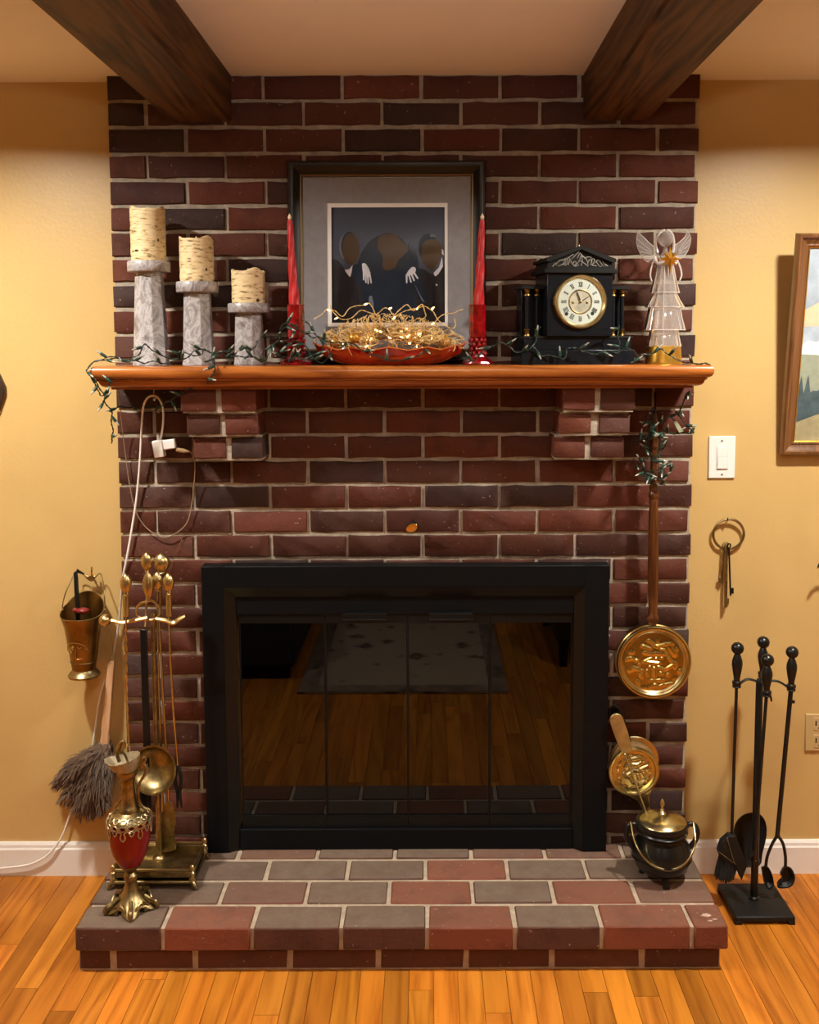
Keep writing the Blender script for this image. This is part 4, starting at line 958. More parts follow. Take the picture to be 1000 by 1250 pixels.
# ------------------------------------------------------------------ embossed brass discs
def relief_disc(Mf, R, strokes, rings=30, n=72, rim=(.0,)):
    """a disc with raised strokes (x0, z0, x1, z1, width, height), unit radius, y up is out of the face"""
    vs = [(0,0,0)]; 
    def hgt(x, y):
        h = 0
        for x0, y0, x1, y1, w_, hh in strokes:
            dx_, dy_ = x1-x0, y1-y0; L2 = dx_*dx_+dy_*dy_
            t = 0 if L2 < 1e-9 else max(0, min(1, ((x-x0)*dx_+(y-y0)*dy_)/L2))
            d2 = (x-x0-t*dx_)**2+(y-y0-t*dy_)**2
            if d2 < 9*w_*w_: h = max(h, hh*math.exp(-d2/(w_*w_)))
        return h
    vs[0] = (0,0,R*hgt(0,0))
    for i in range(1, rings+1):
        q = i/rings
        for j in range(n):
            a = 2*PI*j/n; x, y = q*math.cos(a), q*math.sin(a)
            vs.append((R*x, R*y, R*hgt(x, y)))
    fs = [(0, 1+j, 1+(j+1)%n) for j in range(n)]
    for i in range(rings-1):
        o_ = 1+i*n; fs += [(o_+j, o_+n+j, o_+n+(j+1)%n, o_+(j+1)%n) for j in range(n)]
    return MB().add(vs, fs, Mf)

# bed warmer
wY = -.055
wb = at(798, 853, wY)
bw_ = thing('bed_warmer', 'long-handled bed warmer with round embossed brass pan hanging on chimney', 'bed warmer', wb)
wc = at(798.6, 808.5, wY-.012); wk = kk(798, 808, wY-.012); RW = 45.5*wk
Mw = frame(wc, (0,-1,.0), (1,0,0))
MB().lathe([(RW*.80,-.050),(RW*.95,-.046),(RW*1.0,-.030),(RW*1.02,-.006),(RW*1.0,-.004)], n=56, M=Mw).build('pan', simple('copper_pan', (.32,.20,.07,1), rough=.3, metal=1, var=.2), bw_)
MB().lathe([(RW*1.0,-.004),(RW*1.0,.002),(RW*.97,.006),(RW*.92,.007),(RW*.88,.005),(RW*.86,.003),(RW*.835,.004),(RW*.81,.002),(RW*.79,.0)], n=64, M=Mw, cap=False).build('lid_rim', BRASS, bw_)
T = lambda x, y: ((x-530)/385, -(y-487)/385)
S = []
for x0, y0, x1, y1, w_, h_ in [(530,545,536,650,14,.055),(500,675,575,675,10,.04),(430,475,580,492,12,.05),(440,468,500,440,9,.04),(465,250,520,285,9,.05),(410,310,490,342,12,.06),(520,300,560,320,12,.05),(560,310,640,298,10,.05),(650,292,715,290,9,.05),
        (600,345,640,355,10,.05),(650,385,670,405,9,.05),(680,435,695,450,9,.05),(705,470,745,485,9,.05),(760,345,760,347,9,.06),(795,575,795,577,12,.07),(550,445,551,445,11,.06),(605,440,606,440,11,.06),(250,450,300,440,11,.05),(300,440,360,460,9,.045),(285,375,310,385,11,.05),
        (270,572,330,550,9,.05),(330,550,410,570,9,.05),(300,530,380,548,8,.04),(375,505,376,506,9,.05),(395,600,400,640,10,.05),(365,680,375,715,8,.05),(460,570,465,620,9,.045),(485,530,486,531,9,.05),(575,530,640,560,9,.05),(660,550,740,500,9,.05),(600,595,606,605,10,.06),(675,610,678,620,9,.06),(590,670,600,675,11,.05),(630,675,631,676,9,.05),
        (520,740,545,715,10,.05),(545,715,575,745,10,.05),(600,735,625,720,10,.045),(650,720,680,715,10,.045),(700,710,735,705,9,.045),(400,745,405,760,8,.03),(440,745,445,765,8,.03),(490,740,480,775,8,.03),(735,660,755,660,8,.04),(430,380,520,400,16,.03),(540,390,620,400,18,.03),(690,330,740,400,22,.025),(560,240,560,275,5,.03),(745,540,750,540,8,.05),(760,500,762,510,8,.05)]:
    S.append((*T(x0,y0), *T(x1,y1), w_/385*.95, h_*.8))
relief_disc(Mw, RW*.80, [(a/.8,b_/.8,c_/.8,d/.8,e_/.8,f/.8) for a,b_,c_,d,e_,f in S], rings=44, n=110).build('embossed_lid', simple('warm_polished_brass', (.62,.48,.165,1), rough=.24, metal=1, var=.12, vs=18., rv=.05), bw_, smooth=80)
hp = lambda y, r: (r*wk, at(799, y, wY).z)
b0 = at(797, 764, wY)
hx = at(797, 764, wY)
topp = at(799, 497, wY-.004)
MB().box(hx.x-.012, hx.x+.012, wY-.006, wY+.012, at(797,766,wY).z, at(797,760,wY).z).build('handle_ferrule', BRASS, bw_, bevel=.002)
ax = topp-hx; L = ax.length; Mh = frame(hx, ax)
fy = lambda y: (764-y)/(764-497)*L
MB().lathe([(r*wk, fy(y)) for r, y in [(5,763),(5.5,760),(7.4,757),(7.4,753),(5.6,750),(5.6,746),(5.2,742),(6.2,725),(6.6,690),(6.3,650),(5.6,622),(4.9,616),(5.6,611),(4.8,608),(6.4,605),(6.4,601),(4.6,598),(5.4,594),(4.4,588),(4.2,560),(4.4,530),(3.4,512),(2.2,505)]], n=20, M=Mh).build('turned_handle', WARMW, bw_)
MB().tube(pxs([(799.5,508,wY),(800,497,wY),(800,488,-.03),(800,482,-.01),(800,480,.003)]), .0026, 7).build('hanging_hook', IRON, bw_)

# bellows
lY = -.045
lb = at(774, 975, lY); bl = thing('bellows', 'brass-faced hand bellows with embossed disc hanging beside doors', 'bellows', lb)
lc = at(773.6, 941, lY-.012); lk = kk(774, 941, lY); RL = 30.5*lk
axd = (at(793, 992, lY)-at(752, 872, lY)).normalized()     # from the handle down to the nozzle
Ml = frame(lc, (0,-1,0), -axd)                            # local x runs up the handle
def outl(R1, tail, hw):
    pts = []
    for i in range(25):
        a = math.radians(145-290*i/24) ; pts.append((R1*math.cos(a), R1*math.sin(a)))
    pts += [(-tail*.75, -hw*1.5), (-tail, -hw), (-tail, hw), (-tail*.75, hw*1.5)]
    return pts
def plate(pts, z0_, z1_, name, mat, M_, parent, bv=.0015):
    n = len(pts); b = MB().add([(x,y,z0_) for x,y in pts]+[(x,y,z1_) for x,y in pts], [tuple(range(n)), tuple(range(2*n-1,n-1,-1))]+[(i,(i+1)%n,(i+1)%n+n,i+n) for i in range(n)], M_)
    return b.build(name, mat, parent, smooth=30, bevel=bv, fix=True)
plate(outl(RL, RL*1.62, .010), -.002, .003, 'front_board', PALEBR, Ml, bl)
Mb2 = Ml @ Matrix.Translation((.012, -.012, 0)) 
plate(outl(RL*1.0, RL*1.55, .010), -.034, -.029, 'back_board', PALEBR, Mb2, bl)
plate(outl(RL*.92, RL*1.5, .009), -.029, -.002, 'leather_sides', simple('tan_leather', (.22,.13,.05,1), rough=.6, var=.3), Ml @ Matrix.Translation((.006,-.006,0)), bl)
relief = []
U_ = lambda x, y: ((x-337)/235, -(y-625)/225)
for x0, y0, x1, y1, w_, h_ in [(245,455,290,480,12,.07),(290,490,350,478,14,.08),(350,478,400,468,10,.08),(265,480,300,560,12,.07),(320,545,380,545,12,.09),(380,545,410,525,9,.08),(400,600,490,560,12,.08),(390,610,480,580,10,.07),(235,585,270,520,12,.06),(225,640,280,680,14,.07),(250,670,320,620,12,.08),(330,610,400,620,14,.07),(440,640,490,710,10,.07),(380,660,400,720,12,.06),(385,740,450,730,12,.08),(390,760,450,745,8,.07),(310,700,330,740,12,.05),(430,480,440,500,10,.06)]:
    (a1, b1), (c1, d1) = U_(x0,y0), U_(x1,y1); relief.append((a1,b1,c1,d1,w_/235*1.2,h_))
for a in range(0, 360, 24): relief.append((.78*math.cos(math.radians(a)), .78*math.sin(math.radians(a)), .78*math.cos(math.radians(a+9)), .78*math.sin(math.radians(a+9)), .035, .04))
Mr = frame(lc+Vector((0,-.0045,0)), (0,-1,0), (1,0,0))
relief_disc(Mr, RL*.86, relief, rings=34, n=90).build('embossed_disc', BRASS, bl, smooth=80)
MB().lathe([(RL*1.0,-.002),(RL*1.0,.003),(RL*.95,.0045),(RL*.9,.003),(RL*.87,.0035),(RL*.84,0)], n=60, M=Mr, cap=False).build('disc_rim', BRASS, bl)
hw1, hw2 = 8.2*lk, 7*lk
pts = [(RL*.86,-hw2),(RL*1.6,-hw1),(RL*2.25,-hw1)]+[(RL*2.25+hw1*math.sin(a), -hw1*math.cos(a)) for a in [PI*i/8 for i in range(1,8)]]+[(RL*2.25,hw1),(RL*1.6,hw1),(RL*.86,hw2)]
plate(pts, .003, .010, 'front_handle', simple('worn_brass', (.46,.37,.17,1), rough=.42, metal=.85, var=.3, vs=40., bump=.4, bs=90.), Ml, bl)
plate([(x+.006,y-.006) for x, y in pts], -.032, -.026, 'back_handle', IRON, Ml, bl)
MB().lathe([(.012,0),(.010,.02),(.006,.05),(.0045,.075)], n=14, M=frame(lc+axd*RL*1.5+Vector((0,.012,0)), axd)).build('nozzle', ANTBR, bl)
MB().tube(pxs([(745,878,-.02),(744,866,-.035),(750,860,-.045),(757,866,-.05),(757,873,-.05)]), .003, 7).build('hanging_loop', IRON, bl)

# cauldron
cp = onz(807, 1071, HTOP); cp.z = HTOP+.0005
pot = thing('cauldron', 'small black iron cauldron with brass lid standing on hearth corner', 'cauldron', cp)
ck2 = kk(807, 1050, cp.y)
Q = lambda r: r*ck2
zl = onz(0,0,0).z if False else 0
hgt_ = .168
prof = [(Q(14),.016),(Q(24),.022),(Q(31),.036),(Q(35),.056),(Q(35.5),.072),(Q(33),.090),(Q(28.5),.106),(Q(26.5),.115),(Q(27),.120),(Q(30.5),.124),(Q(31.2),.128),(Q(29.5),.131),(Q(29),.134),(Q(31),.138),(Q(31.6),.145),(Q(30.5),.150),(Q(27),.149),(Q(26),.12)]
MB().lathe(prof, n=48).build('pot', IRON, pot, local=True, smooth=60)
MB().lathe([(Q(36),.058),(Q(36.6),.061),(Q(36),.064)], n=48, cap=False).build('belly_band', IRON, pot, local=True)
for i in range(3):
    a = -PI/2+i*2*PI/3
    p = Vector((Q(20)*math.cos(a), Q(20)*math.sin(a), .026)); q = Vector((Q(24)*math.cos(a), Q(24)*math.sin(a), 0))
    MB().tube([p, p.lerp(q,.6), q+Vector((0,0,.004)), q], [.009,.007,.008,.0085], 10).build('foot', IRON, pot, local=True)
for s_ in (-1, 1):
    pts = [(s_*Q(29),0,.138),(s_*Q(35),0,.142),(s_*Q(41),0,.136),(s_*Q(43.5),0,.118),(s_*Q(41),0,.098),(s_*Q(36),0,.084),(s_*Q(33),0,.078)]
    MB().tube(spline(pts, 5), .0068, 10).build('ear_handle', IRON, pot, local=True)
lid = MB().lathe([(Q(29),.1495),(Q(29.3),.151),(Q(28.6),.153),(Q(20),.162),(Q(10),.168),(Q(3),.170)], n=48).build('lid', BRASS, pot, local=True, smooth=50)
MB().lathe([(Q(4.6),.169),(Q(4.8),.172),(Q(3),.175),(Q(1.6),.178),(Q(2.6),.181),(Q(1.5),.184),(Q(1.4),.188),(Q(2.7),.193),(Q(2.7),.198),(Q(1.6),.205),(Q(.4),.209)], n=16).build('finial', PALEBR, lid, local=True)
b = MB()
pts = []
for i in range(25):
    u = i/24; a = PI*u; x = -math.cos(a)*Q(38); sag = math.sin(a)
    pts.append((x, -.012-.062*sag**.8, .138-.078*sag))
pts = [(-Q(39),-.004,.150)]+pts+[(Q(38),-.004,.148)]
b.tube(pts, .0028, 8).build('bail', BRASS, pot, local=True)
tip, head = at(790, 995, cp.y+.018), at(763, 921, -.075)
wand = thing('fire_starter_wand', 'thin brass wand standing in the cauldron leaning across the bellows', 'wand', tip)
MB().tube([tip+(tip-head)*.25, tip, tip.lerp(head,.5), head], .0028, 8).build('rod', BRASS, wand)
MB().ball(head, .0045, 10, 8).build('knob', BRASS, wand)

# ------------------------------------------------------------------ black fire tools
tb = (onz(876.6,1078.8,.02)+onz(968,1120,.02))/2; tb.z = 0
TX, TY = .918, -.118
st = thing('fire_tool_stand', 'black iron fireplace tool stand with square base on wooden floor', 'tool stand', (TX, TY, 0))
MB().box(TX-.077, TX+.077, TY-.080, TY+.080, .008, .022).build('base_plate', IRONM, st, bevel=.004)
for sx in (-1,1):
    for sy in (-1,1): MB().box(TX+sx*.068-.009, TX+sx*.068+.009, TY+sy*.071-.009, TY+sy*.071+.009, 0, .010).build('foot', IRONM, st, bevel=.002)
zh = at(930, 832, TY).z
pk = kk(930, 900, TY)
pbx = onz(922, 1099, .022)
PXT, PYT = TX-.002, TY+.005
MB().lathe([(.013,.021),(.013,.026),(.009,.030),(.0095,.04),(.0095,.12),(.0115,.122),(.0115,.13),(.0095,.132),(.0092,zh),(.006,zh+.006)], c=(PXT,PYT,0), n=20).build('pole', IRON, st)
arms = {'left': at(899.5, 836, TY), 'right': at(966, 840, TY), 'front': at(936, 847, TY-.055), 'back': at(931, 824, TY+.058)}
for a in arms.values():
    p0 = Vector((PXT, PYT, zh-.004)); mid = p0.lerp(a, .55)+Vector((0,0,.012))
    e_ = a+Vector((0,0,-.004))
    MB().tube(spline([p0, mid, e_], 6), .0035, 7, flat=.6).build('arm', IRONM, st)
    rg = [(a.x+.0085*math.cos(q), a.y+.0085*math.sin(q), a.z-.004) for q in [2*PI*i/16 for i in range(17)]]
    MB().tube(rg, .003, 6).build('ring', IRONM, st)
def knob_handle(t, base, h=.075, s=1.):
    """turned black handle with a ball end, base at the arm ring"""
    MB().lathe([(r*s*pk, z*h) for r, z in [(4.6,0),(5.6,.03),(5.6,.10),(3.6,.13),(3.8,.22),(5.2,.40),(6.4,.60),(6.2,.72),(4.4,.86),(3.2,.93)]], c=tuple(base), n=18).build('handle', IRON, t)
    MB().ball((base[0],base[1],base[2]+h*.93+6.8*pk*s), 7.6*pk*s, 18, 12).build('ball_knob', IRON, t, smooth=80)
# brush
a = arms['left']; br = thing('hearth_brush', 'black hearth brush with fan head nearest the hearth on stand', 'brush', a, group='black fireplace tools')
knob_handle(br, a, at(901,797,TY).z-a.z+.004)
e = at(893.5, 1022, TY-.005)
MB().tube([a, e], .0042, 8).build('shaft', IRON, br)
bY2 = TY-.008
pts = [at(x, y, bY2) for x, y in [(889,1018),(897,1018),(904,1036),(911,1054),(904,1072),(897,1056),(878,1044),(876,1038),(880,1026)]]
MB().prism([(p.x,p.z) for p in pts], bY2-.012, bY2+.012).build('brush_head', IRONM, br, smooth=30, bevel=.002)
rr = random.Random(3); b = MB()
for i in range(260):
    u = rr.random(); p = at(878+22*u, 1043+13*u+rr.uniform(-2,2), bY2+rr.uniform(-.011,.011)); q = at(873+23*u+rr.uniform(-2,2), 1068+6*math.sin(u*3)+rr.uniform(-3,5), bY2+rr.uniform(-.016,.012))
    b.tube([p, p.lerp(q,.5)+Vector((rr.uniform(-.002,.002),0,0)), q], [.0011,.001,.0005], 4, cap=False)
tag(b.build('bristles', simple('black_bristle', (.012,.011,.010,1), rough=.8), br), kind='stuff')
b = MB()
for i in range(15):
    u = i/14; p = at(888+9*u, 1023+30*u+2*math.sin(u*3), bY2-.014); b.ball(p, .0014, 6, 5)
for i in range(14):
    u = i/13; p = at(878+20*u, 1040+15*u, bY2-.014); b.ball(p, .0013, 6, 5)
b.build('chain_trim', ANTBR, br)
# shovel
a = arms['back']; sh = thing('hearth_shovel', 'black fireplace shovel with rounded blade behind stand pole', 'shovel', a, group='black fireplace tools')
knob_handle(sh, a, at(932,788,TY+.058).z-a.z)
sY = TY+.055
MB().tube([a, at(922, 990, sY)], .0042, 8).build('shaft', IRON, sh)
P_ = spline([at(x, y, sY) for x, y in [(918,992),(928,994),(935,1004),(936,1020),(931,1042),(927,1057),(905,1057),(901,1040),(896,1018),(899,1004),(908,995),(918,992)]], 3)[:-1]
cs = at(916, 1028, sY); nP = len(P_)
vs = [tuple(p) for p in P_]+[tuple(cs.lerp(p,.8)+Vector((0,.010,0))) for p in P_]+[tuple(cs.lerp(p,.8)+Vector((0,.012,0))) for p in P_]+[tuple(p+Vector((0,.002,0))) for p in P_]
MB().add(vs, [(i,(i+1)%nP,nP+(i+1)%nP,nP+i) for i in range(nP)]+[tuple(nP+i for i in range(nP))]+[(3*nP+(i+1)%nP,3*nP+i,2*nP+i,2*nP+(i+1)%nP) for i in range(nP)]+[tuple(2*nP+nP-1-i for i in range(nP))]+[(i,3*nP+i,3*nP+(i+1)%nP,(i+1)%nP) for i in range(nP)]).build('blade', IRONM, sh, smooth=50, fix=True)
# poker
a = arms['front']; po = thing('fire_poker', 'black fire poker hanging in front of the stand pole', 'poker', a, group='black fireplace tools')
knob_handle(po, a, at(938,810,TY-.055).z-a.z)
e = at(920.5, 1052, TY-.05)
MB().tube([a, e], .0045, 8).build('shaft', IRON, po)
MB().tube(spline([e+Vector((0,0,.03)), e+Vector((-.008,-.002,.018)), e+Vector((-.014,-.004,.024))], 4), [.004]*6+[.0035,.002,.001], 7).build('hook', IRON, po)
MB().lathe([(.0045,0),(.003,-.012),(.0005,-.022)][::-1], c=tuple(e), n=8).build('point', IRON, po)
MB().tube(pxs([(938,842,TY-.058),(941,850,TY-.06),(942,856,TY-.06)]), .0025, 6).build('hanging_lug', IRON, po)
# tongs
a = arms['right']; to = thing('fire_tongs', 'black log tongs with cupped jaws on the outer side of stand', 'tongs', a, group='black fireplace tools')
knob_handle(to, a, at(967,802,TY).z-a.z+.004)
e = at(949, 1022, TY)
MB().tube([a, e], .0062, 8).build('shaft', IRON, to)
MB().box(at(962,857,TY).x, at(970,857,TY).x, TY-.004, TY+.004, at(966,858,TY).z, at(966,855,TY).z).build('pivot_pin', IRON, to)
for pts, cpt in (([(949,1020),(943,1030),(937,1045),(935,1058)], [(929,1058),(936,1056),(942,1066),(944,1080),(937,1084),(932,1076)]), ([(950,1020),(956,1030),(959,1045),(959,1058)], [(952,1066),(957,1057),(965,1058),(970,1070),(965,1081),(952,1083),(948,1080),(955,1073)])):
    j_ = MB().tube(spline(pxs(pts, TY), 5), .0042, 8).build('jaw', IRON, to)
    P_ = spline(pxs(cpt+cpt[:1], TY), 3)[:-1]; cc = sum(P_, Vector())/len(P_); nP = len(P_)
    vs = [tuple(p+Vector((0,-.006,0))) for p in P_]+[tuple(cc.lerp(p,.85)+Vector((0,.006,0))) for p in P_]+[tuple(cc.lerp(p,.6)+Vector((0,.009,0))) for p in P_]+[tuple(cc.lerp(p,.86)+Vector((0,-.006,0))) for p in P_]+[tuple(cc.lerp(p,.6)+Vector((0,.004,0))) for p in P_]
    r_ = lambda A, B: [(A*nP+i, A*nP+(i+1)%nP, B*nP+(i+1)%nP, B*nP+i) for i in range(nP)]
    MB().add(vs, r_(0,1)+r_(1,2)+r_(3,0)+r_(4,3)+[tuple(2*nP+i for i in range(nP)), tuple(4*nP+i for i in range(nP))]).build('cup', IRONM, j_, smooth=50, fix=True)

#PART4
# ------------------------------------------------------------------ brass wall bucket
uY = .0; uk = kk(102, 770, uY); ub = at(103, 824, uY)
bkt = thing('brass_bucket', 'tarnished brass wall bucket with bail handle and crest on tan wall', 'bucket', ub)
zf = lambda y: at(103, y, uY).z
n = 48; vs = []
rowsb = [(13.8,817),(16.2,800),(18.8,782),(21.4,765)]
def rimz(a, top): s_ = (math.sin(a)+1)/2; return top+.052*s_**2.2
for r_, y in rowsb: vs += [(ub.x+r_*uk*math.cos(2*PI*j/n), uY+r_*uk*math.sin(2*PI*j/n), zf(y)) for j in range(n)]
RR = 25.6*uk; zr0 = zf(751)
for off in (0, -.0016): vs += [(ub.x+(RR+off)*math.cos(2*PI*j/n), uY+(RR+off)*math.sin(2*PI*j/n), rimz(2*PI*j/n, zr0)) for j in range(n)]
for r_, y in rowsb[::-1]: vs += [(ub.x+(r_*uk-.0016)*math.cos(2*PI*j/n), uY+(r_*uk-.0016)*math.sin(2*PI*j/n), zf(y)+.001) for j in range(n)]
NR = len(vs)//n
fs = [(i*n+j, i*n+(j+1)%n, (i+1)*n+(j+1)%n, (i+1)*n+j) for i in range(NR-1) for j in range(n)]+[tuple((NR-1)*n+j for j in range(n))]
body = MB().add(vs, fs).build('bucket_body', DKBR, bkt, smooth=60)
MB().tube([vs[4*n+j] for j in range(n)]+[vs[4*n]], .0013, 6).build('rolled_rim', ANTBR, bkt)
MB().lathe([(18.6*uk,zf(825)),(19*uk,zf(822.5)),(17*uk,zf(820)),(14.4*uk,zf(817.5)),(13.6*uk,zf(815))], c=(ub.x,uY,0), n=40).build('foot', ANTBR, bkt)
for y, r_ in ((806,15.4),): MB().tube([(ub.x+r_*uk*1.02*math.cos(2*PI*j/32), uY+r_*uk*1.02*math.sin(2*PI*j/32), zf(y)) for j in range(33)], .001, 5).build('raised_band', ANTBR, bkt)
def on_bucket(x, y):   # a point on the front skin
    p = at(x, y, uY); r_ = 13.8+(817-y)/(817-751)*(25.6-13.8); dx_ = (p.x-ub.x); rr_ = r_*uk*1.015
    return Vector((p.x, uY-math.sqrt(max(rr_*rr_-dx_*dx_, 1e-8)), p.z))
b = MB()
for st in [[(86.5,790),(89,782),(96,779),(103,779.5),(110,783),(113,789)],[(87,790),(91,794)],[(92,785),(96,787),(93,789)],[(101,784),(104,786),(106,784)],[(99,788),(99,799),(107,799)],[(110,786),(112,788)]]:
    b.tube(spline([on_bucket(*p) for p in st], 4), .0011, 5)
b.build('crest', PALEBR, body)
bailp = pxs([(76.3,745,uY),(76.5,738,uY-.002),(80,724,uY),(86,711,uY+.012),(91.5,699,uY+.030),(96,698.5,.034),(101,701,.036),(106,706,.037),(112,709,.038),(117,704,.037),(122,700,.036),(125,706,.030),(127,722,uY+.006),(128.2,738,uY),(128.4,745,uY)])
MB().tube(spline(bailp, 5), .0015, 7).build('bail', ANTBR, bkt)
g = [at(x, y, .034) for x, y in [(104,701),(108,703),(112,701),(116,703),(120,700.5),(117,705),(112,710),(107,706)]]
MB().prism([(p.x,p.z) for p in g], .031, .038).build('grip', PALEBR, bkt, bevel=.0012)
for x in (76.6, 128.2): MB().ball(at(x, 744, uY), .003, 10, 8).build('bail_rivet', PALEBR, bkt)
nl = thing('wall_hook', 'small brass hook holding the wall bucket by its bail', 'hook', at(112, 696, WY))
MB().tube(pxs([(112,702,WY),(112,702,.030),(112,697,.026),(112,692,.028)]), .0028, 8).build('hook_peg', BRASS, nl)
htl = thing('hearth_tool', 'black-handled tool with red head standing inside the wall bucket', 'tool', at(96, 770, uY))
MB().tube(pxs([(97,790,uY),(95,745,uY-.006),(93.5,720,uY),(92.5,699,uY+.012),(94,696.5,.014),(99,699,.016),(103,701,.018)]), [.0065,.0065,.0065,.0062,.005,.0032,.0018], 4).build('handle', IRON, htl, smooth=20)
MB().ball(at(101, 745.5, uY-.02), .018, 18, 12, (1,.8,.46)).ball(at(92, 745, uY-.02), .008, 14, 10, (1,1,.9)).build('red_head', simple('red_rubber', (.20,.010,.010,1), rough=.35, var=.2), htl, smooth=80)

# ------------------------------------------------------------------ feather duster
dY = .018
du = thing('feather_duster', 'taupe feather duster with pale wooden handle hanging beside the brass tools', 'duster', at(128, 905, dY))
h0, h1 = at(136.3, 806, .03), at(127.5, 910, dY)
kd = kk(130, 860, dY)
dv = (h1-h0); sx = dv.cross(Vector((0,1,0))).normalized()
if sx.x < 0: sx = -sx
b = MB()
vs = []
for q, wd in ((0,3.6),(.04,4.2),(.5,4.6),(.8,4.9),(.84,4.3),(1,5.6)):
    p = h0+dv*q
    for s1, s2 in ((-1,-1),(1,-1),(1,1),(-1,1)): vs.append(p+sx*s1*wd*kd+Vector((0,1,0))*s2*.007)
b.add(vs, [(i*4+j, i*4+(j+1)%4, (i+1)*4+(j+1)%4, (i+1)*4+j) for i in range(5) for j in range(4)]+[(3,2,1,0),(20,21,22,23)]); b.build('handle', PALEW, du, smooth=25, bevel=.002, fix=True)
MB().tube(spline(pxs([(136.5,809,.021),(138,800,.03),(137,785,.03),(135,770,.02),(131,764,.01)]), 4), .001, 5).build('hanging_cord', simple('tan_string', (.45,.32,.18,1), rough=.8), du)
rr = random.Random(21); b = MB()
root = at(129, 908, dY)
tips = [(56,962),(62,978),(75,994),(90,997),(104,1010),(118,1008),(131,1000),(137,970),(68,946)]
axes = []
for i in range(72):
    u = rr.random(); tx, ty = 58+80*u, 955+50*math.sin(min(u*1.5,1)*PI*.62)
    sc_ = rr.uniform(.6, .98); tx = 129+(tx-129)*sc_; ty = 908+(ty-908)*sc_
    tp = at(tx, ty, dY+rr.uniform(-.055,.03)); mid = root.lerp(tp, .5)+Vector((rr.uniform(-.012,.012), rr.uniform(-.02,.01), .010))
    st = root+Vector((rr.uniform(-.022,.016), rr.uniform(-.02,.02), rr.uniform(-.012,.006)))
    axes.append(spline([st, mid, tp], 9))
for axs in axes:      # every plume: a quill with many soft barbs
    N_ = len(axs); wmax = rr.uniform(.017,.028)
    b.tube(axs, [.0012*(1-.7*i/(N_-1)) for i in range(N_)], 4, cap=False)
    for i in range(1, N_):
        t = (axs[i]-axs[i-1]).normalized(); q = i/(N_-1)
        for m_ in range(7):
            ph = rr.uniform(0, 2*PI); u = t.orthogonal().normalized(); v = t.cross(u)
            L = wmax*(.55+.6*math.sin(PI*min(q*.9+.1,1)))*rr.uniform(.6,1.15)
            side = (u*math.cos(ph)+v*math.sin(ph))
            p0 = axs[i-1].lerp(axs[i], rr.random()); p1 = p0+side*L*.55+t*L*.55; p2 = p1+side*L*.15+t*L*.75+Vector((0,0,-.002))
            if max(p0.y, p1.y, p2.y) > .042: continue
            b.tube([p0, p1, p2], [.0019,.0015,.0003], 3, cap=False)
tag(b.build('feathers', FEATH, du, smooth=80), kind='stuff')

# ------------------------------------------------------------------ brass fire tool set
sYf, sYb = -.218, -.082; sX0, sX1 = at(138,1068,sYf).x, at(235,1068,sYf).x; zB = HTOP
bs = thing('brass_tool_stand', 'antique brass fireplace tool stand with railed tray base on hearth', 'tool stand', ((sX0+sX1)/2, (sYf+sYb)/2, zB))
for x, sx in ((sX0,-1),(sX1,1)):
    for y, sy in ((sYf,-1),(sYb,1)):
        p = Vector((x-sx*.006, y-sy*.006, zB+.022))
        MB().tube([p, p+Vector((sx*.008,sy*.008,-.006)), p+Vector((sx*.014,sy*.012,-.0145)), p+Vector((sx*.018,sy*.014,-.019))], [.008,.007,.0062,.003], 10).build('foot', ANTBR, bs)
MB().box(sX0-.006, sX1+.006, sYf-.006, sYb+.006, zB+.014, zB+.022).build('base_moulding', ANTBR, bs, bevel=.003)
MB().box(sX0, sX1, sYf, sYb, zB+.022, zB+.030).build('tray', ANTBR, bs, bevel=.001)
for a in [(sX0,sX1,sYf,sYf+.004),(sX0,sX1,sYb-.004,sYb),(sX0,sX0+.004,sYf,sYb),(sX1-.004,sX1,sYf,sYb)]:
    MB().box(*a, zB+.022, zB+.044).build('gallery_panel', ANTBR, bs, bevel=.001)
cr = [(sX0,sYf),(sX1,sYf),(sX1,sYb),(sX0,sYb)]
for i in range(4):
    (xa, ya), (xb, yb2) = cr[i], cr[(i+1)%4]
    MB().tube([(xa,ya,zB+.049),(xb,yb2,zB+.049)], .0032, 8).build('gallery_rail', PALEBR, bs)
    MB().lathe([(.007,.022),(.007,.027),(.0045,.031),(.0068,.038),(.0068,.043),(.004,.046),(.0065,.050),(.007,.056),(.004,.062),(.0005,.064)], c=(xa,ya,zB), n=14).build('corner_post', PALEBR, bs)
pp = onz(194.5, 1047, zB+.030); pY = pp.y; bk_ = kk(190, 900, pY)
ztop = at(185, 748, pY).z
MB().lathe([(.016,.030),(.015,.033),(.0085,.037),(.0082,.10),(.0058,.115),(.0056,ztop-zB)], c=(pp.x,pp.y,zB), n=18).build('pole', ANTBR, bs)
ring = pxs([(168,752),(167,743),(171,737),(178,735),(184,733),(190,736),(195,742),(195,750),(190,755),(184,757),(176,756),(168,752)], pY-.004)
MB().tube(spline(ring, 4), .0034, 8).build('scroll_ring', PALEBR, bs)
def finial(t, x, yb_, yt, w_, Y, name='finial'):
    p = at(x, yb_, Y); h = at(x, yt, Y).z-p.z; k_ = kk(x, yb_, Y)
    MB().lathe([(w_*.30*k_,0),(w_*.42*k_,h*.06),(w_*.30*k_,h*.10),(w_*.8*k_,h*.28),(w_*1.0*k_,h*.5),(w_*.92*k_,h*.7),(w_*.55*k_,h*.88),(w_*.08*k_,h)], c=tuple(p), n=16, sy=.7).build(name, PALEBR, t, smooth=60)
finial(bs, 181.5, 734, 697, 7, pY-.012)
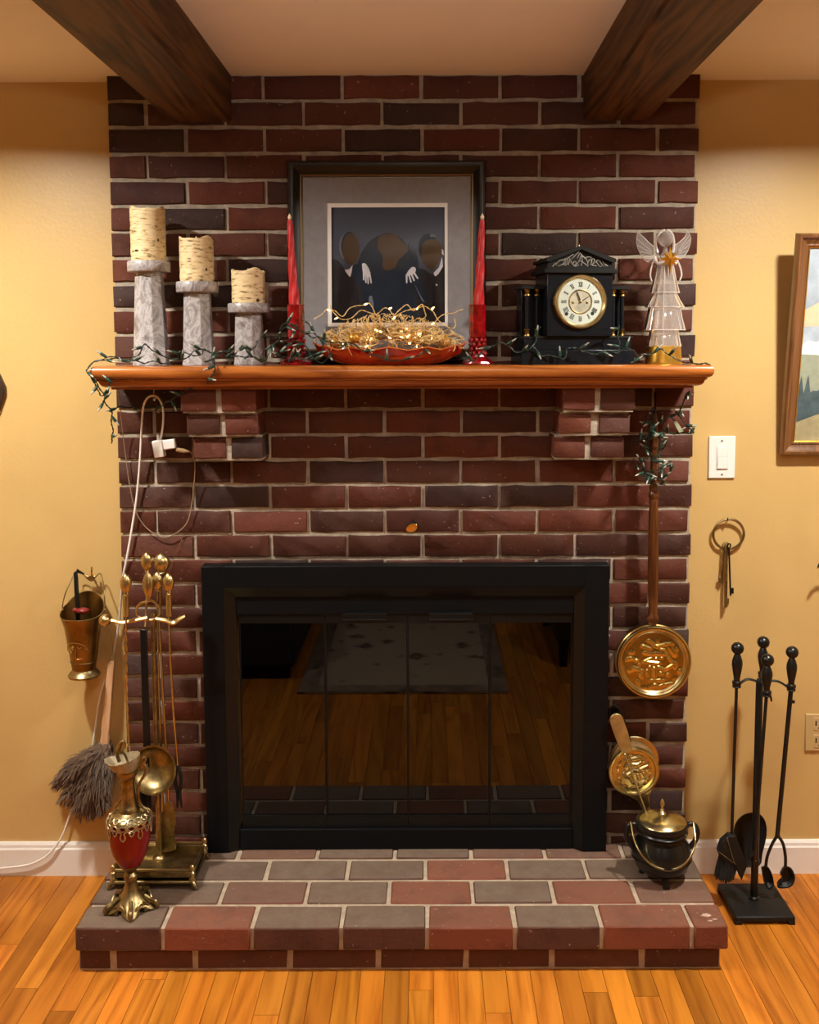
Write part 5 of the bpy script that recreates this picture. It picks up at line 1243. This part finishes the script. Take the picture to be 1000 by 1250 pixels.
for pts in ([(180,754),(165,757),(150,760),(140,758),(134,757)], [(190,755),(202,757),(212,760),(219,756),(226,752)]):
    L_ = spline(pxs(pts, pY-.014), 4); m_ = len(L_)
    MB().tube(L_, [.006 if pts[0][0] < 185 else .0045+.0035*math.sin(PI*i/(m_-1)) for i in range(m_)], 8, flat=.6).build('arm', PALEBR, bs)
MB().ball(at(128.5, 757, pY-.014), 7.6*bk_, 16, 12, (1,1,.95)).build('arm_knob', PALEBR, bs, smooth=80)
# ladle (left)
lY2 = pY-.030
ld_ = thing('brass_ladle', 'brass ladle with twisted shaft and round bowl at the left of tool stand', 'ladle', at(154, 726, lY2), group='brass fireplace tools')
finial(ld_, 154, 727, 700, 7.2, lY2)
MB().tube(pxs([(154,727,lY2),(154,752,lY2)]), 3.4*bk_, 10).build('grip', PALEBR, ld_)
sh_ = spline(pxs([(154,752,lY2),(154,800,lY2),(155,860,lY2),(157,905,lY2-.01),(160,930,lY2-.03)]), 12); b = MB()
for ph in (0, PI):
    q_ = []
    for i, p in enumerate(sh_):
        a = i*1.25+ph; am = .0016 if 6 < i < 32 else .0003; q_.append(p+Vector((math.cos(a)*am, math.sin(a)*am, 0)))
    b.tube(q_, .0022, 7)
b.build('twisted_shaft', BRASS, ld_)
bcn = at(187, 940, lY2-.022); kb = kk(187, 940, lY2-.022); Rb = 29*kb
Mc = frame(bcn, Vector((-.12,-1,.22)), (1,0,0))
MB().lathe([(.002,-.034),(Rb*.45,-.031),(Rb*.78,-.020),(Rb*.93,-.008),(Rb*.97,0),(Rb*1.02,.001),(Rb*1.02,.003),(Rb*.94,.002),(Rb*.90,-.007),(Rb*.75,-.018),(Rb*.42,-.028),(.002,-.031)], n=48, M=Mc, cap=False).build('bowl', ANTBR, ld_, smooth=60)
# brush
bb = thing('brass_hearth_brush', 'black-handled hearth brush hanging at centre of the brass stand', 'brush', at(177, 764, pY-.012), group='brass fireplace tools')
finial(bb, 179.5, 699, 674, 7, pY+.012)
MB().tube(pxs([(179.5,700,pY+.012),(179,735,pY+.012),(177,765,pY-.010)]), .0028, 8).build('brass_neck', PALEBR, bb)
a, c = at(172.8, 768, pY-.012), at(183, 940, pY-.012)
MB().box(at(173,768,pY).x, at(181.5,768,pY).x, pY-.018, pY-.010, at(177,925,pY).z, at(177,766,pY).z).build('handle_strap', IRON, bb, bevel=.002)
rr = random.Random(9); b = MB()
for i in range(140):
    x = rr.uniform(172,182); p = at(x, 925, pY-.014+rr.uniform(-.01,.01)); q = at(177+(x-177)*1.7, 985+rr.uniform(-4,4), pY-.012+rr.uniform(-.015,.015)); b.tube([p, q], [.0012,.0006], 4, cap=False)
tag(b.build('bristles', simple('dark_bristle', (.014,.013,.012,1), rough=.8), bb), kind='stuff')
# shovel
bsv = thing('brass_shovel', 'slim brass fire shovel hanging behind the brass stand pole', 'shovel', at(193, 720, pY+.02), group='brass fireplace tools')
finial(bsv, 197.5, 701, 675, 10.5, pY+.02)
MB().tube(pxs([(197,702,pY+.02),(196,735,pY+.02),(195,760,pY+.018),(199,850,pY+.02),(204,930,pY+.022),(206,985,pY+.024)]), .0034, 8).build('shaft', BRASS, bsv)
P_ = spline([at(x, y, pY+.022) for x, y in [(203,978),(209,978),(213,986),(215,1000),(213,1016),(215,1036),(197,1038),(198,1018),(196,1002),(198,988),(203,978)]], 3)[:-1]
MB().prism([(p.x,p.z) for p in P_], pY+.018, pY+.022).build('blade', ANTBR, bsv, smooth=30, bevel=.0012)
# poker
bpk = thing('brass_poker', 'brass fire poker with leaf finial close behind the stand pole', 'poker', at(192.5, 720, pY+.004), group='brass fireplace tools')
finial(bpk, 192.5, 722, 698, 7.2, pY+.006)
MB().tube(pxs([(192.5,722,pY+.006),(192,760,pY+.008),(194,850,pY+.010),(197,930,pY+.012),(198,990,pY+.012)]), .003, 8).build('shaft', BRASS, bpk)
# tongs
btg = thing('brass_tongs', 'brass fire tongs with black gripping ends nearest the glass doors', 'tongs', at(206, 724, pY-.014), group='brass fireplace tools')
finial(btg, 206, 725, 699.5, 7.4, pY-.014)
MB().tube(pxs([(206,725,pY-.014),(206.5,752,pY-.014)]), 3.6*bk_, 10).build('grip', PALEBR, btg)
MB().tube(pxs([(206.5,752,pY-.014),(208,800,pY-.014),(212,870,pY-.012),(217,936,pY-.010)]), .0030, 8).build('shaft', BRASS, btg)
for dx_ in (-2.5, 3):
    MB().tube(spline(pxs([(217,934,pY-.01),(217+dx_*1.4,950,pY-.012),(218+dx_*.6,968,pY-.012),(219+dx_,986,pY-.012)]), 4), [.0048]*8+[.0042,.004,.0035,.003,.002], 7, flat=.6).build('jaw', IRONM, btg)

# ------------------------------------------------------------------ ornate red ewer
eY = -.302; ep = onz(161, 1108, HTOP); ep.z = HTOP; eY = ep.y; ek = kk(161, 1030, eY)
ew = thing('ornate_ewer', 'red enamel ewer with ornate brass neck and foot at hearth corner', 'ewer', ep)
ez = lambda y: at(161, y, eY).z
L = lambda prof: [(r*ek, ez(y)) for r, y in prof]
C_ = (ep.x, eY, 0)
MB().lathe(L([(11,1057),(16,1050),(20.5,1040),(23.6,1028),(25.2,1016),(25.4,1006),(24,998),(20,994)]), c=C_, n=40).build('red_body', REDEN, ew, smooth=60)
MB().lathe(L([(9,1083),(7,1078),(6,1075),(8.5,1071),(8.5,1067),(5.6,1064),(8,1060),(12.5,1056),(13.6,1052),(12.5,1051)]), c=C_, n=28).build('stem', ANTBR, ew)
# scalloped foot with scroll toes
vs = []; n = 60
for r_, y, am in [(7.5,1082,0),(9.5,1086,.04),(13,1090,.10),(18,1094,.16),(24,1098,.20),(26,1101,.20),(23,1101,.16),(10,1096,0)]:
    for j in range(n):
        a = 2*PI*j/n+.3; sc_ = 1+am*math.cos(5*a+.4); vs.append((ep.x+r_*ek*sc_*math.cos(a), eY+r_*ek*sc_*math.sin(a), ez(y)+(.006*am*10*(-.5+.5*math.cos(5*a+.4+PI)) if am else 0)))
MB().add(vs, [(i*n+j, i*n+(j+1)%n, (i+1)*n+(j+1)%n, (i+1)*n+j) for i in range(7) for j in range(n)]).build('scalloped_foot', ANTBR, ew, smooth=70, fix=True)
for i in range(5):
    a = (2*PI*i-.4)/5
    d = Vector((math.cos(a), math.sin(a), 0))
    pts = [Vector((ep.x,eY,0))+d*r_*ek+Vector((0,0,z)) for r_, z in ((16,ez(1092)),(24,ez(1097)),(30,HTOP+.018),(32,HTOP+.0065),(30.5,HTOP+.006))]
    MB().tube(spline(pts, 4), [.005,.005,.0052,.0055,.0058,.006,.0062,.0064,.0064,.0062,.0060,.0056,.0054,.0052,.005,.0045,.004], 8).build('scroll_toe', ANTBR, ew)
    p = Vector((ep.x,eY,ez(1098)))+d*24*ek
    MB().ball(p, .0055, 10, 8).build('rosette', PALEBR, ew)
    a2 = a+PI/5; d2 = Vector((math.cos(a2), math.sin(a2), 0)); s2 = Vector((-math.sin(a2), math.cos(a2), 0)); o2 = Vector((ep.x,eY,0))+d2*22*ek
    for sg in (-1, 1):
        MB().tube(spline([o2+s2*sg*r_*ek+Vector((0,0,ez(y))) for r_, y in ((1,1094),(6,1097),(9,1102),(7,1106),(4,1104),(5,1101))], 4), .0026, 6).build('scrollwork', ANTBR, ew)
# collar and lace
LACE = simple('lace_brass', (.50,.42,.26,1), rough=.35, metal=.85, var=.2)
MB().lathe(L([(25.7,999),(25.2,997),(22,994),(16,991.5),(12.5,989),(13.2,987),(10.6,984),(9.2,976),(8.3,964),(8.0,955)]), c=C_, n=36).build('collar', ANTBR, ew, smooth=60)
for i in range(16):
    a = 2*PI*i/16; d = Vector((math.cos(a), math.sin(a), 0)); s_ = Vector((-math.sin(a), math.cos(a), 0)); o_ = Vector((ep.x,eY,0))
    big = i % 2 == 0
    dn = 1013 if big else 1008
    def q(u, y): return o_+d*(26.3*ek)+s_*u*ek+Vector((0,0,ez(y)))
    pts = [q(-5,998),q(-4.6,1003),q(-1.6,1005),q(-3,dn-3),q(0,dn+1.5),q(3,dn-3),q(1.6,1005),q(4.6,1003),q(5,998)]
    lp = MB().tube(spline(pts, 3), .0017, 5).build('lace_loop', LACE, ew)
    for v0, v1, rr0 in ((990,997,22.5),(997,1003,26.4)):
        c0 = o_+d*(rr0*ek)+Vector((0,0,ez((v0+v1)/2))); hh_ = (ez(v0)-ez(v1))/2; dn_ = Vector((d.x*.45,d.y*.45,1)).normalized() if rr0 < 24 else Vector((0,0,1))
        MB().tube([c0+s_*math.cos(t)*3.6*ek+(dn_ if rr0 > 24 else (d*-.75+Vector((0,0,.6))).normalized())*math.sin(t)*hh_ for t in [2*PI*i/12 for i in range(13)]], .0013, 5).build('lace_ring', LACE, lp)
MB().lathe(L([(8.2,955),(8.8,952),(8.2,950),(9.6,947),(11.6,945),(12,941),(10.5,940)]), c=C_, n=28).build('neck_band', DKBR, ew)
# fluted shell spout, tipped to the left
vs = []; n = 48; Ms = Matrix.Translation((ep.x, eY, ez(942))) @ Matrix.Rotation(math.radians(-14), 4, 'Y')
for r_, z, lip in [(9.5,0,0),(14,5,0),(17.5,11,.2),(19,17,1),(18.2,17,1),(16.5,11,.2),(12.5,5,0),(8,1,0)]:
    for j in range(n):
        a = 2*PI*j/n; fl = 1+.035*math.cos(14*a); ext = 1+.22*lip*max(0,-math.cos(a))**3
        vs.append((r_*ek*fl*ext*math.cos(a), r_*ek*fl*math.sin(a), (z+5*lip*max(0,-math.cos(a))**3)*ek))
MB().add(vs, [(i*n+j, i*n+(j+1)%n, (i+1)*n+(j+1)%n, (i+1)*n+j) for i in range(7) for j in range(n)], Ms).build('shell_spout', simple('pale_ivory_metal', (.36,.29,.18,1), rough=.45, metal=.3, var=.3, vs=40.), ew, smooth=70, fix=True)
hd = spline(pxs([(171,938,eY),(176,931,eY),(178,926,eY),(175,925,eY),(174,930,eY),(179,938,eY),(176,947,eY),(171,955,eY),(169,966,eY),(170,978,eY),(176,986,eY),(182,988,eY),(186,994,eY)]), 4)
MB().tube(hd, .0034, 8).build('scroll_handle', ANTBR, ew)
b = MB()
MB().tube(spline(pxs([(146,930,eY),(143,920,eY),(147,908,eY),(151,905,eY),(152,912,eY),(149,916,eY),(153,922,eY),(156,930,eY)]), 4), [.0045]*10+[.0035]*12+[.003]*7, 7).build('bird_ornament', ANTBR, ew)
MB().tube(spline(pxs([(152,955,eY-.002),(148,962,eY-.004),(150,970,eY-.004),(146,978,eY-.004),(141,984,eY-.002),(138,992,eY)]), 4), .003, 7).build('scroll_ornament', ANTBR, ew)

# ------------------------------------------------------------------ right wall: switch, keys, outlet, painting
sw = thing('light_switch', 'white wall plate with a white rocker switch on the tan wall', 'switch', at(881, 558, WY))
def wallbox(x0, x1, y0, y1, t0, t1, name, mat, parent, bv):
    a, c = at(x0, y1, WY-t1), at(x1, y0, WY-t1); return MB().box(a.x, c.x, WY-t1, WY-t0, a.z, c.z).build(name, mat, parent, bevel=bv)
wallbox(865,898.5,532.5,584,0,.006,'wall_plate',WHITEP,sw,.002)
wallbox(874.5,889.5,544.5,573.5,.005,.0075,'rocker_frame',simple('switch_grey_white', (.66,.65,.63,1), rough=.35),sw,.0005)
r_ = wallbox(876,888.5,546,558.5,.006,.0085,'rocker',WHITEP,sw,.001); wallbox(876,888.5,559,572.5,.006,.010,'rocker',WHITEP,sw,.001)
for y in (538, 579): MB().lathe([(.0032,0),(.003,.0012),(.001,.0014)], n=12, M=frame(at(881.5,y,WY-.006), (0,-1,0))).build('screw', simple('screw_grey', (.45,.44,.42,1), rough=.4, metal=.6), sw)
ou = thing('wall_outlet', 'tan wall outlet plate beside the black fire tools', 'outlet', at(1000, 895, WY))
wallbox(983,1017,872,917,0,.006,'wall_plate',TANP,ou,.002)
for y in (884, 905):
    f_ = wallbox(993.5,1007,y-8,y+8,.005,.0075,'receptacle',TANP,ou,.003)
    for x in (996.5, 1003.5): wallbox(x-.9,x+.9,y-4,y+2,.007,.0078,'slot',INK,f_,0)
    MB().lathe([(.0022,0),(.0022,.0006)], n=10, M=frame(at(1000,y+5,WY-.0075), (0,-1,0))).build('ground_hole', INK, f_)
kr = thing('key_ring', 'antique brass key ring with long keys hanging on tan wall', 'key ring', at(889, 652, WY))
rc_ = at(889.5, 652, WY-.012); rk = kk(889, 652, WY)
MB().tube([rc_+Vector((18.6*rk*math.cos(a), -.002*math.sin(a), 18.6*rk*math.sin(a))) for a in [2*PI*i/48 for i in range(49)]], .0036, 8, cap=False).build('ring', simple('dull_bronze', (.30,.23,.12,1), rough=.35, metal=1, var=.2), kr)
MB().tube([at(888.5,634,WY), at(888.5,635,WY-.022), at(888.5,632,WY-.024)], .002, 7).build('nail', IRON, kr)
for (xa, ya, xb, yb2, r_, mt, bit, dy) in ((884,668,881,712,.0034,ANTBR,-1,-.012),(887,668,886,741,.0045,ANTBR,1,-.017),(890,669,892,727,.0026,IRON,1,-.022)):
    p, q = at(xa,ya,WY+dy), at(xb,yb2,WY+dy); d = q-p; Lk = d.length
    key = MB().tube([p, q], r_, 8).build('key', mt, kr)
    MB().tube([p+Vector((.005*math.cos(a), .002*math.cos(a), .006+.006*math.sin(a))) for a in [2*PI*i/16 for i in range(17)]], .0022, 6).build('bow', mt, key)
    e_ = p+d*.9; MB().box(min(e_.x,e_.x+bit*.009), max(e_.x,e_.x+bit*.009), e_.y-.0015, e_.y+.0015, e_.z-.008, e_.z+.008).build('bit', mt, key, bevel=.0008)
# landscape painting: hangs with its top leaning out from the wall
pt = at(953, 555, WY-.022); pTop = .082
ph_ = (at(974, 285, WY-.10).z-pt.z); lw = math.atan2(pTop, ph_)
land = thing('landscape_painting', 'wood-framed landscape painting with snowy peak hanging on tan wall', 'painting', (pt.x, WY-.020, pt.z), (lw, 0, 0))
PW, PH_ = .42, ph_/math.cos(lw); fwid = .036
def rails2(parent, x0, x1, z0, z1, wd, prof, mat, nm):
    n = len(prof); C = [((x0,z0),(1,1)),((x1,z0),(-1,1)),((x1,z1),(-1,-1)),((x0,z1),(1,-1))]
    for i in range(4):
        vs = []
        for (cx, cz), (sx, sz) in (C[i], C[(i+1)%4]): vs += [(cx+sx*o*wd, y, cz+sz*o*wd) for o, y in prof]
        MB().add(vs, [(j, j+1, n+j+1, n+j) for j in range(n-1)]+[(n-1,0,n,2*n-1), tuple(range(n)), tuple(range(2*n-1,n-1,-1))]).build(nm, mat, parent, local=True, smooth=30, fix=True)
rails2(land, 0, PW, 0, PH_, .010, [(0,.016),(0,-.004),(.5,-.010),(1,-.010),(1,.016)], FRAMEW, 'outer_moulding')
rails2(land, .010, PW-.010, .010, PH_-.010, .024, [(0,.016),(0,-.008),(.15,-.004),(.7,.002),(.85,.0),(1,.004),(1,.016)], FRAMEW, 'frame_rail')
rails2(land, .034, PW-.034, .034, PH_-.034, .003, [(0,.016),(0,.002),(1,.004),(1,.016)], GOLD, 'gilt_edge')
cv = MB().box(.03, PW-.03, .008, .012, .03, PH_-.03).build('canvas', SKY, land, local=True, smooth=0)
def paint(pts, mat, ly, nm='painted_area'):
    MB().prism([(.034+x*(PW-.068), .034+z*(PH_-.068)) for x, z in pts], .008-.0003*ly, .0081).build(nm, mat, cv, local=True, smooth=0)
paint([(0,.68),(.1,.72),(.3,.74),(.5,.70),(.8,.73),(1,.70),(1,.62),(0,.60)], CLOUD, 1, 'painted_cloud')
paint([(0,.50),(.05,.53),(.12,.52),(.2,.58),(.32,.66),(.4,.6),(.6,.55),(.8,.6),(1,.52),(1,.44),(0,.44)], SNOW, 2, 'painted_peak')
paint([(0,.46),(.3,.45),(.6,.47),(1,.46),(1,.2),(0,.2)], MIST, 3, 'painted_valley')
pts = [(0,.20)]; rr = random.Random(2)
for i in range(40): pts.append((i/40, .22+.012*i/4*(1 if i < 12 else .4)+(.10*rr.random() if i % 2 else 0)+.03)); 
pts += [(1,.3),(1,.1),(0,.1)]
paint(pts, PINE, 4, 'painted_pines')
paint([(0,.10),(.15,.14),(.4,.19),(.7,.2),(1,.16),(1,0),(0,0)], MEAD, 5, 'painted_meadow')
# edges of two more wall ornaments
dq = thing('wall_plaque', 'dark brown pointed wall plaque cut off at the left picture edge', 'plaque', at(-20, 475, WY))
kp = kk(0, 475, WY)
cpl = at(-20, 475, WY)
MB().prism([(cpl.x+x*kp, cpl.z+z*kp) for x, z in [(-26,0),(-20,26),(0,52),(18,28),(28,4),(28,-4),(20,-25),(0,-48),(-20,-24)]], WY-.016, WY).build('carved_board', simple('dark_plaque_wood', (.045,.025,.014,1), rough=.4, var=.3), dq, smooth=20, bevel=.004)
MB().prism([(cpl.x+x*kp, cpl.z+z*kp) for x, z in [(-12,0),(0,24),(12,0),(0,-24)]], WY-.020, WY-.015).build('raised_centre', simple('plaque_inlay', (.10,.06,.035,1), rough=.4), dq, smooth=20, bevel=.002)
wo = thing('wall_ornament', 'dark iron leaf-tipped ornament cut off at the right picture edge', 'ornament', at(1014, 700, WY))
MB().tube(spline(pxs([(1030,740,WY-.01),(1022,715,WY-.02),(1010,690,WY-.045),(1003,687,WY-.055),(998,694,WY-.060)]), 5), [.004]*16+[.0042,.004,.0035,.002,.0008], 7).build('iron_scroll', IRON, wo)
MB().box(at(1024,745,WY).x, at(1036,745,WY).x, WY-.012, WY, at(1030,760,WY).z, at(1030,725,WY).z).build('back_plate', IRON, wo, bevel=.002)

# ------------------------------------------------------------------ what the glass doors mirror: rug, sofa, armchair
rug = thing('patterned_rug', 'patterned woven rug mirrored in the fireplace glass', 'rug', (-.05, -2.3, .0))
MB().box(-.50, .40, -3.1, -1.50, .0005, .010).build('rug_field', RUGM, rug, bevel=.003)
b = MB(); RB = simple('rug_border', (.20,.14,.10,1), rough=.95, var=.6, vs=14.)
for i, a in enumerate([(-.50,.40,-1.58,-1.50),(-.50,.40,-3.1,-3.02),(-.50,-.42,-3.02,-1.58),(.32,.40,-3.02,-1.58)]):
    MB().box(a[0], a[1], a[2], a[3], .0095, .0115).build('border_band', RB, rug)
sf = thing('sofa', 'charcoal upholstered sofa mirrored at the left of the fireplace glass', 'sofa', (-1.0, -2.4, 0))
for x in (-1.36,-.58):
    for y in (-1.72,-3.17): MB().lathe([(.02,0),(.028,.06)], c=(x,y,0), n=12).build('leg', IRON, sf)
MB().box(-1.42, -.53, -3.24, -1.66, .06, .30).build('base', SOFA, sf, bevel=.02)
for y0, y1 in ((-3.10,-2.46),(-2.45,-1.80)): MB().box(-1.22, -.51, y0, y1, .30, .44).build('seat_cushion', SOFA, sf, bevel=.04, segs=4)
for y0, y1 in ((-3.10,-2.46),(-2.45,-1.80)): MB().box(-1.28, -1.08, y0, y1, .44, .80).build('back_cushion', SOFA, sf, bevel=.05, segs=4)
MB().box(-1.44, -1.24, -3.24, -1.66, .28, .78).build('backrest', SOFA, sf, bevel=.04, segs=4)
for y0, y1 in ((-3.26,-3.10),(-1.80,-1.64)): MB().box(-1.42, -.54, y0, y1, .28, .58).build('arm', SOFA, sf, bevel=.04, segs=4)
cu = thing('throw_cushion', 'rose-beige throw cushion on the sofa mirrored in the glass', 'cushion', (-.86, -1.93, .44))
MB().ball((-.86,-1.93,.585), .20, 24, 16, (.9,.34,.72)).build('cushion_cover', CUSH, cu, smooth=80)
ac = thing('armchair', 'dark armchair mirrored at the right of the fireplace glass', 'armchair', (1.0, -2.2, 0))
DKCH = simple('dark_brown_leather', (.022,.014,.010,1), rough=.5, var=.2)
for x in (.68,1.36):
    for y in (-1.86,-2.52): MB().lathe([(.018,0),(.026,.12)], c=(x,y,0), n=12).build('leg', IRON, ac)
MB().box(.64, 1.42, -2.56, -1.82, .12, .30).build('base', DKCH, ac, bevel=.02)
MB().box(.62, 1.22, -2.42, -1.96, .30, .45).build('seat_cushion', DKCH, ac, bevel=.04, segs=4)
MB().box(1.22, 1.44, -2.56, -1.82, .28, .92).build('backrest', DKCH, ac, bevel=.06, segs=4)
for y0, y1 in ((-2.58,-2.42),(-1.96,-1.80)): MB().box(.64, 1.40, y0, y1, .28, .60).build('arm', DKCH, ac, bevel=.04, segs=4)
# recessed lamp trims around each bulb; the far pair is added fill
for i, (lx, ly, pw) in enumerate(LAMPS):
    t = thing('recessed_light', ['white recessed ceiling light over the pillar candle side of room', 'white recessed ceiling light over the clock side of room', 'added unseen ceiling fill light far behind, sofa side', 'added unseen ceiling fill light far behind, armchair side'][i], 'ceiling light', (lx, ly, CEIL))
    MB().lathe([(.060,-.010),(.085,-.008),(.088,-.002),(.088,0),(.060,0)], c=(lx,ly,CEIL), n=36, cap=False).build('trim_ring', WHITE, t)
pn = thing('added_fill_lamp', 'added brass uplight bowl, unseen behind the viewpoint, brightening the ceiling', 'lamp', (FILL_POS[0], FILL_POS[1], CEIL))  # invented fixture around the upward fill light
MB().lathe([(.055,-.018),(.06,-.010),(.06,0)], c=(FILL_POS[0],FILL_POS[1],CEIL), n=28).build('canopy', BRASS, pn)
MB().lathe([(.006,FILL_POS[2]-CEIL-.04),(.006,-.015)], c=(FILL_POS[0],FILL_POS[1],CEIL), n=10).build('stem', BRASS, pn)
MB().lathe([(.02,-.055),(.09,-.045),(.145,-.015),(.16,.012),(.157,.012),(.142,-.013),(.088,-.041),(.02,-.050)], c=FILL_POS, n=36).build('bowl_shade', WHITE, pn)
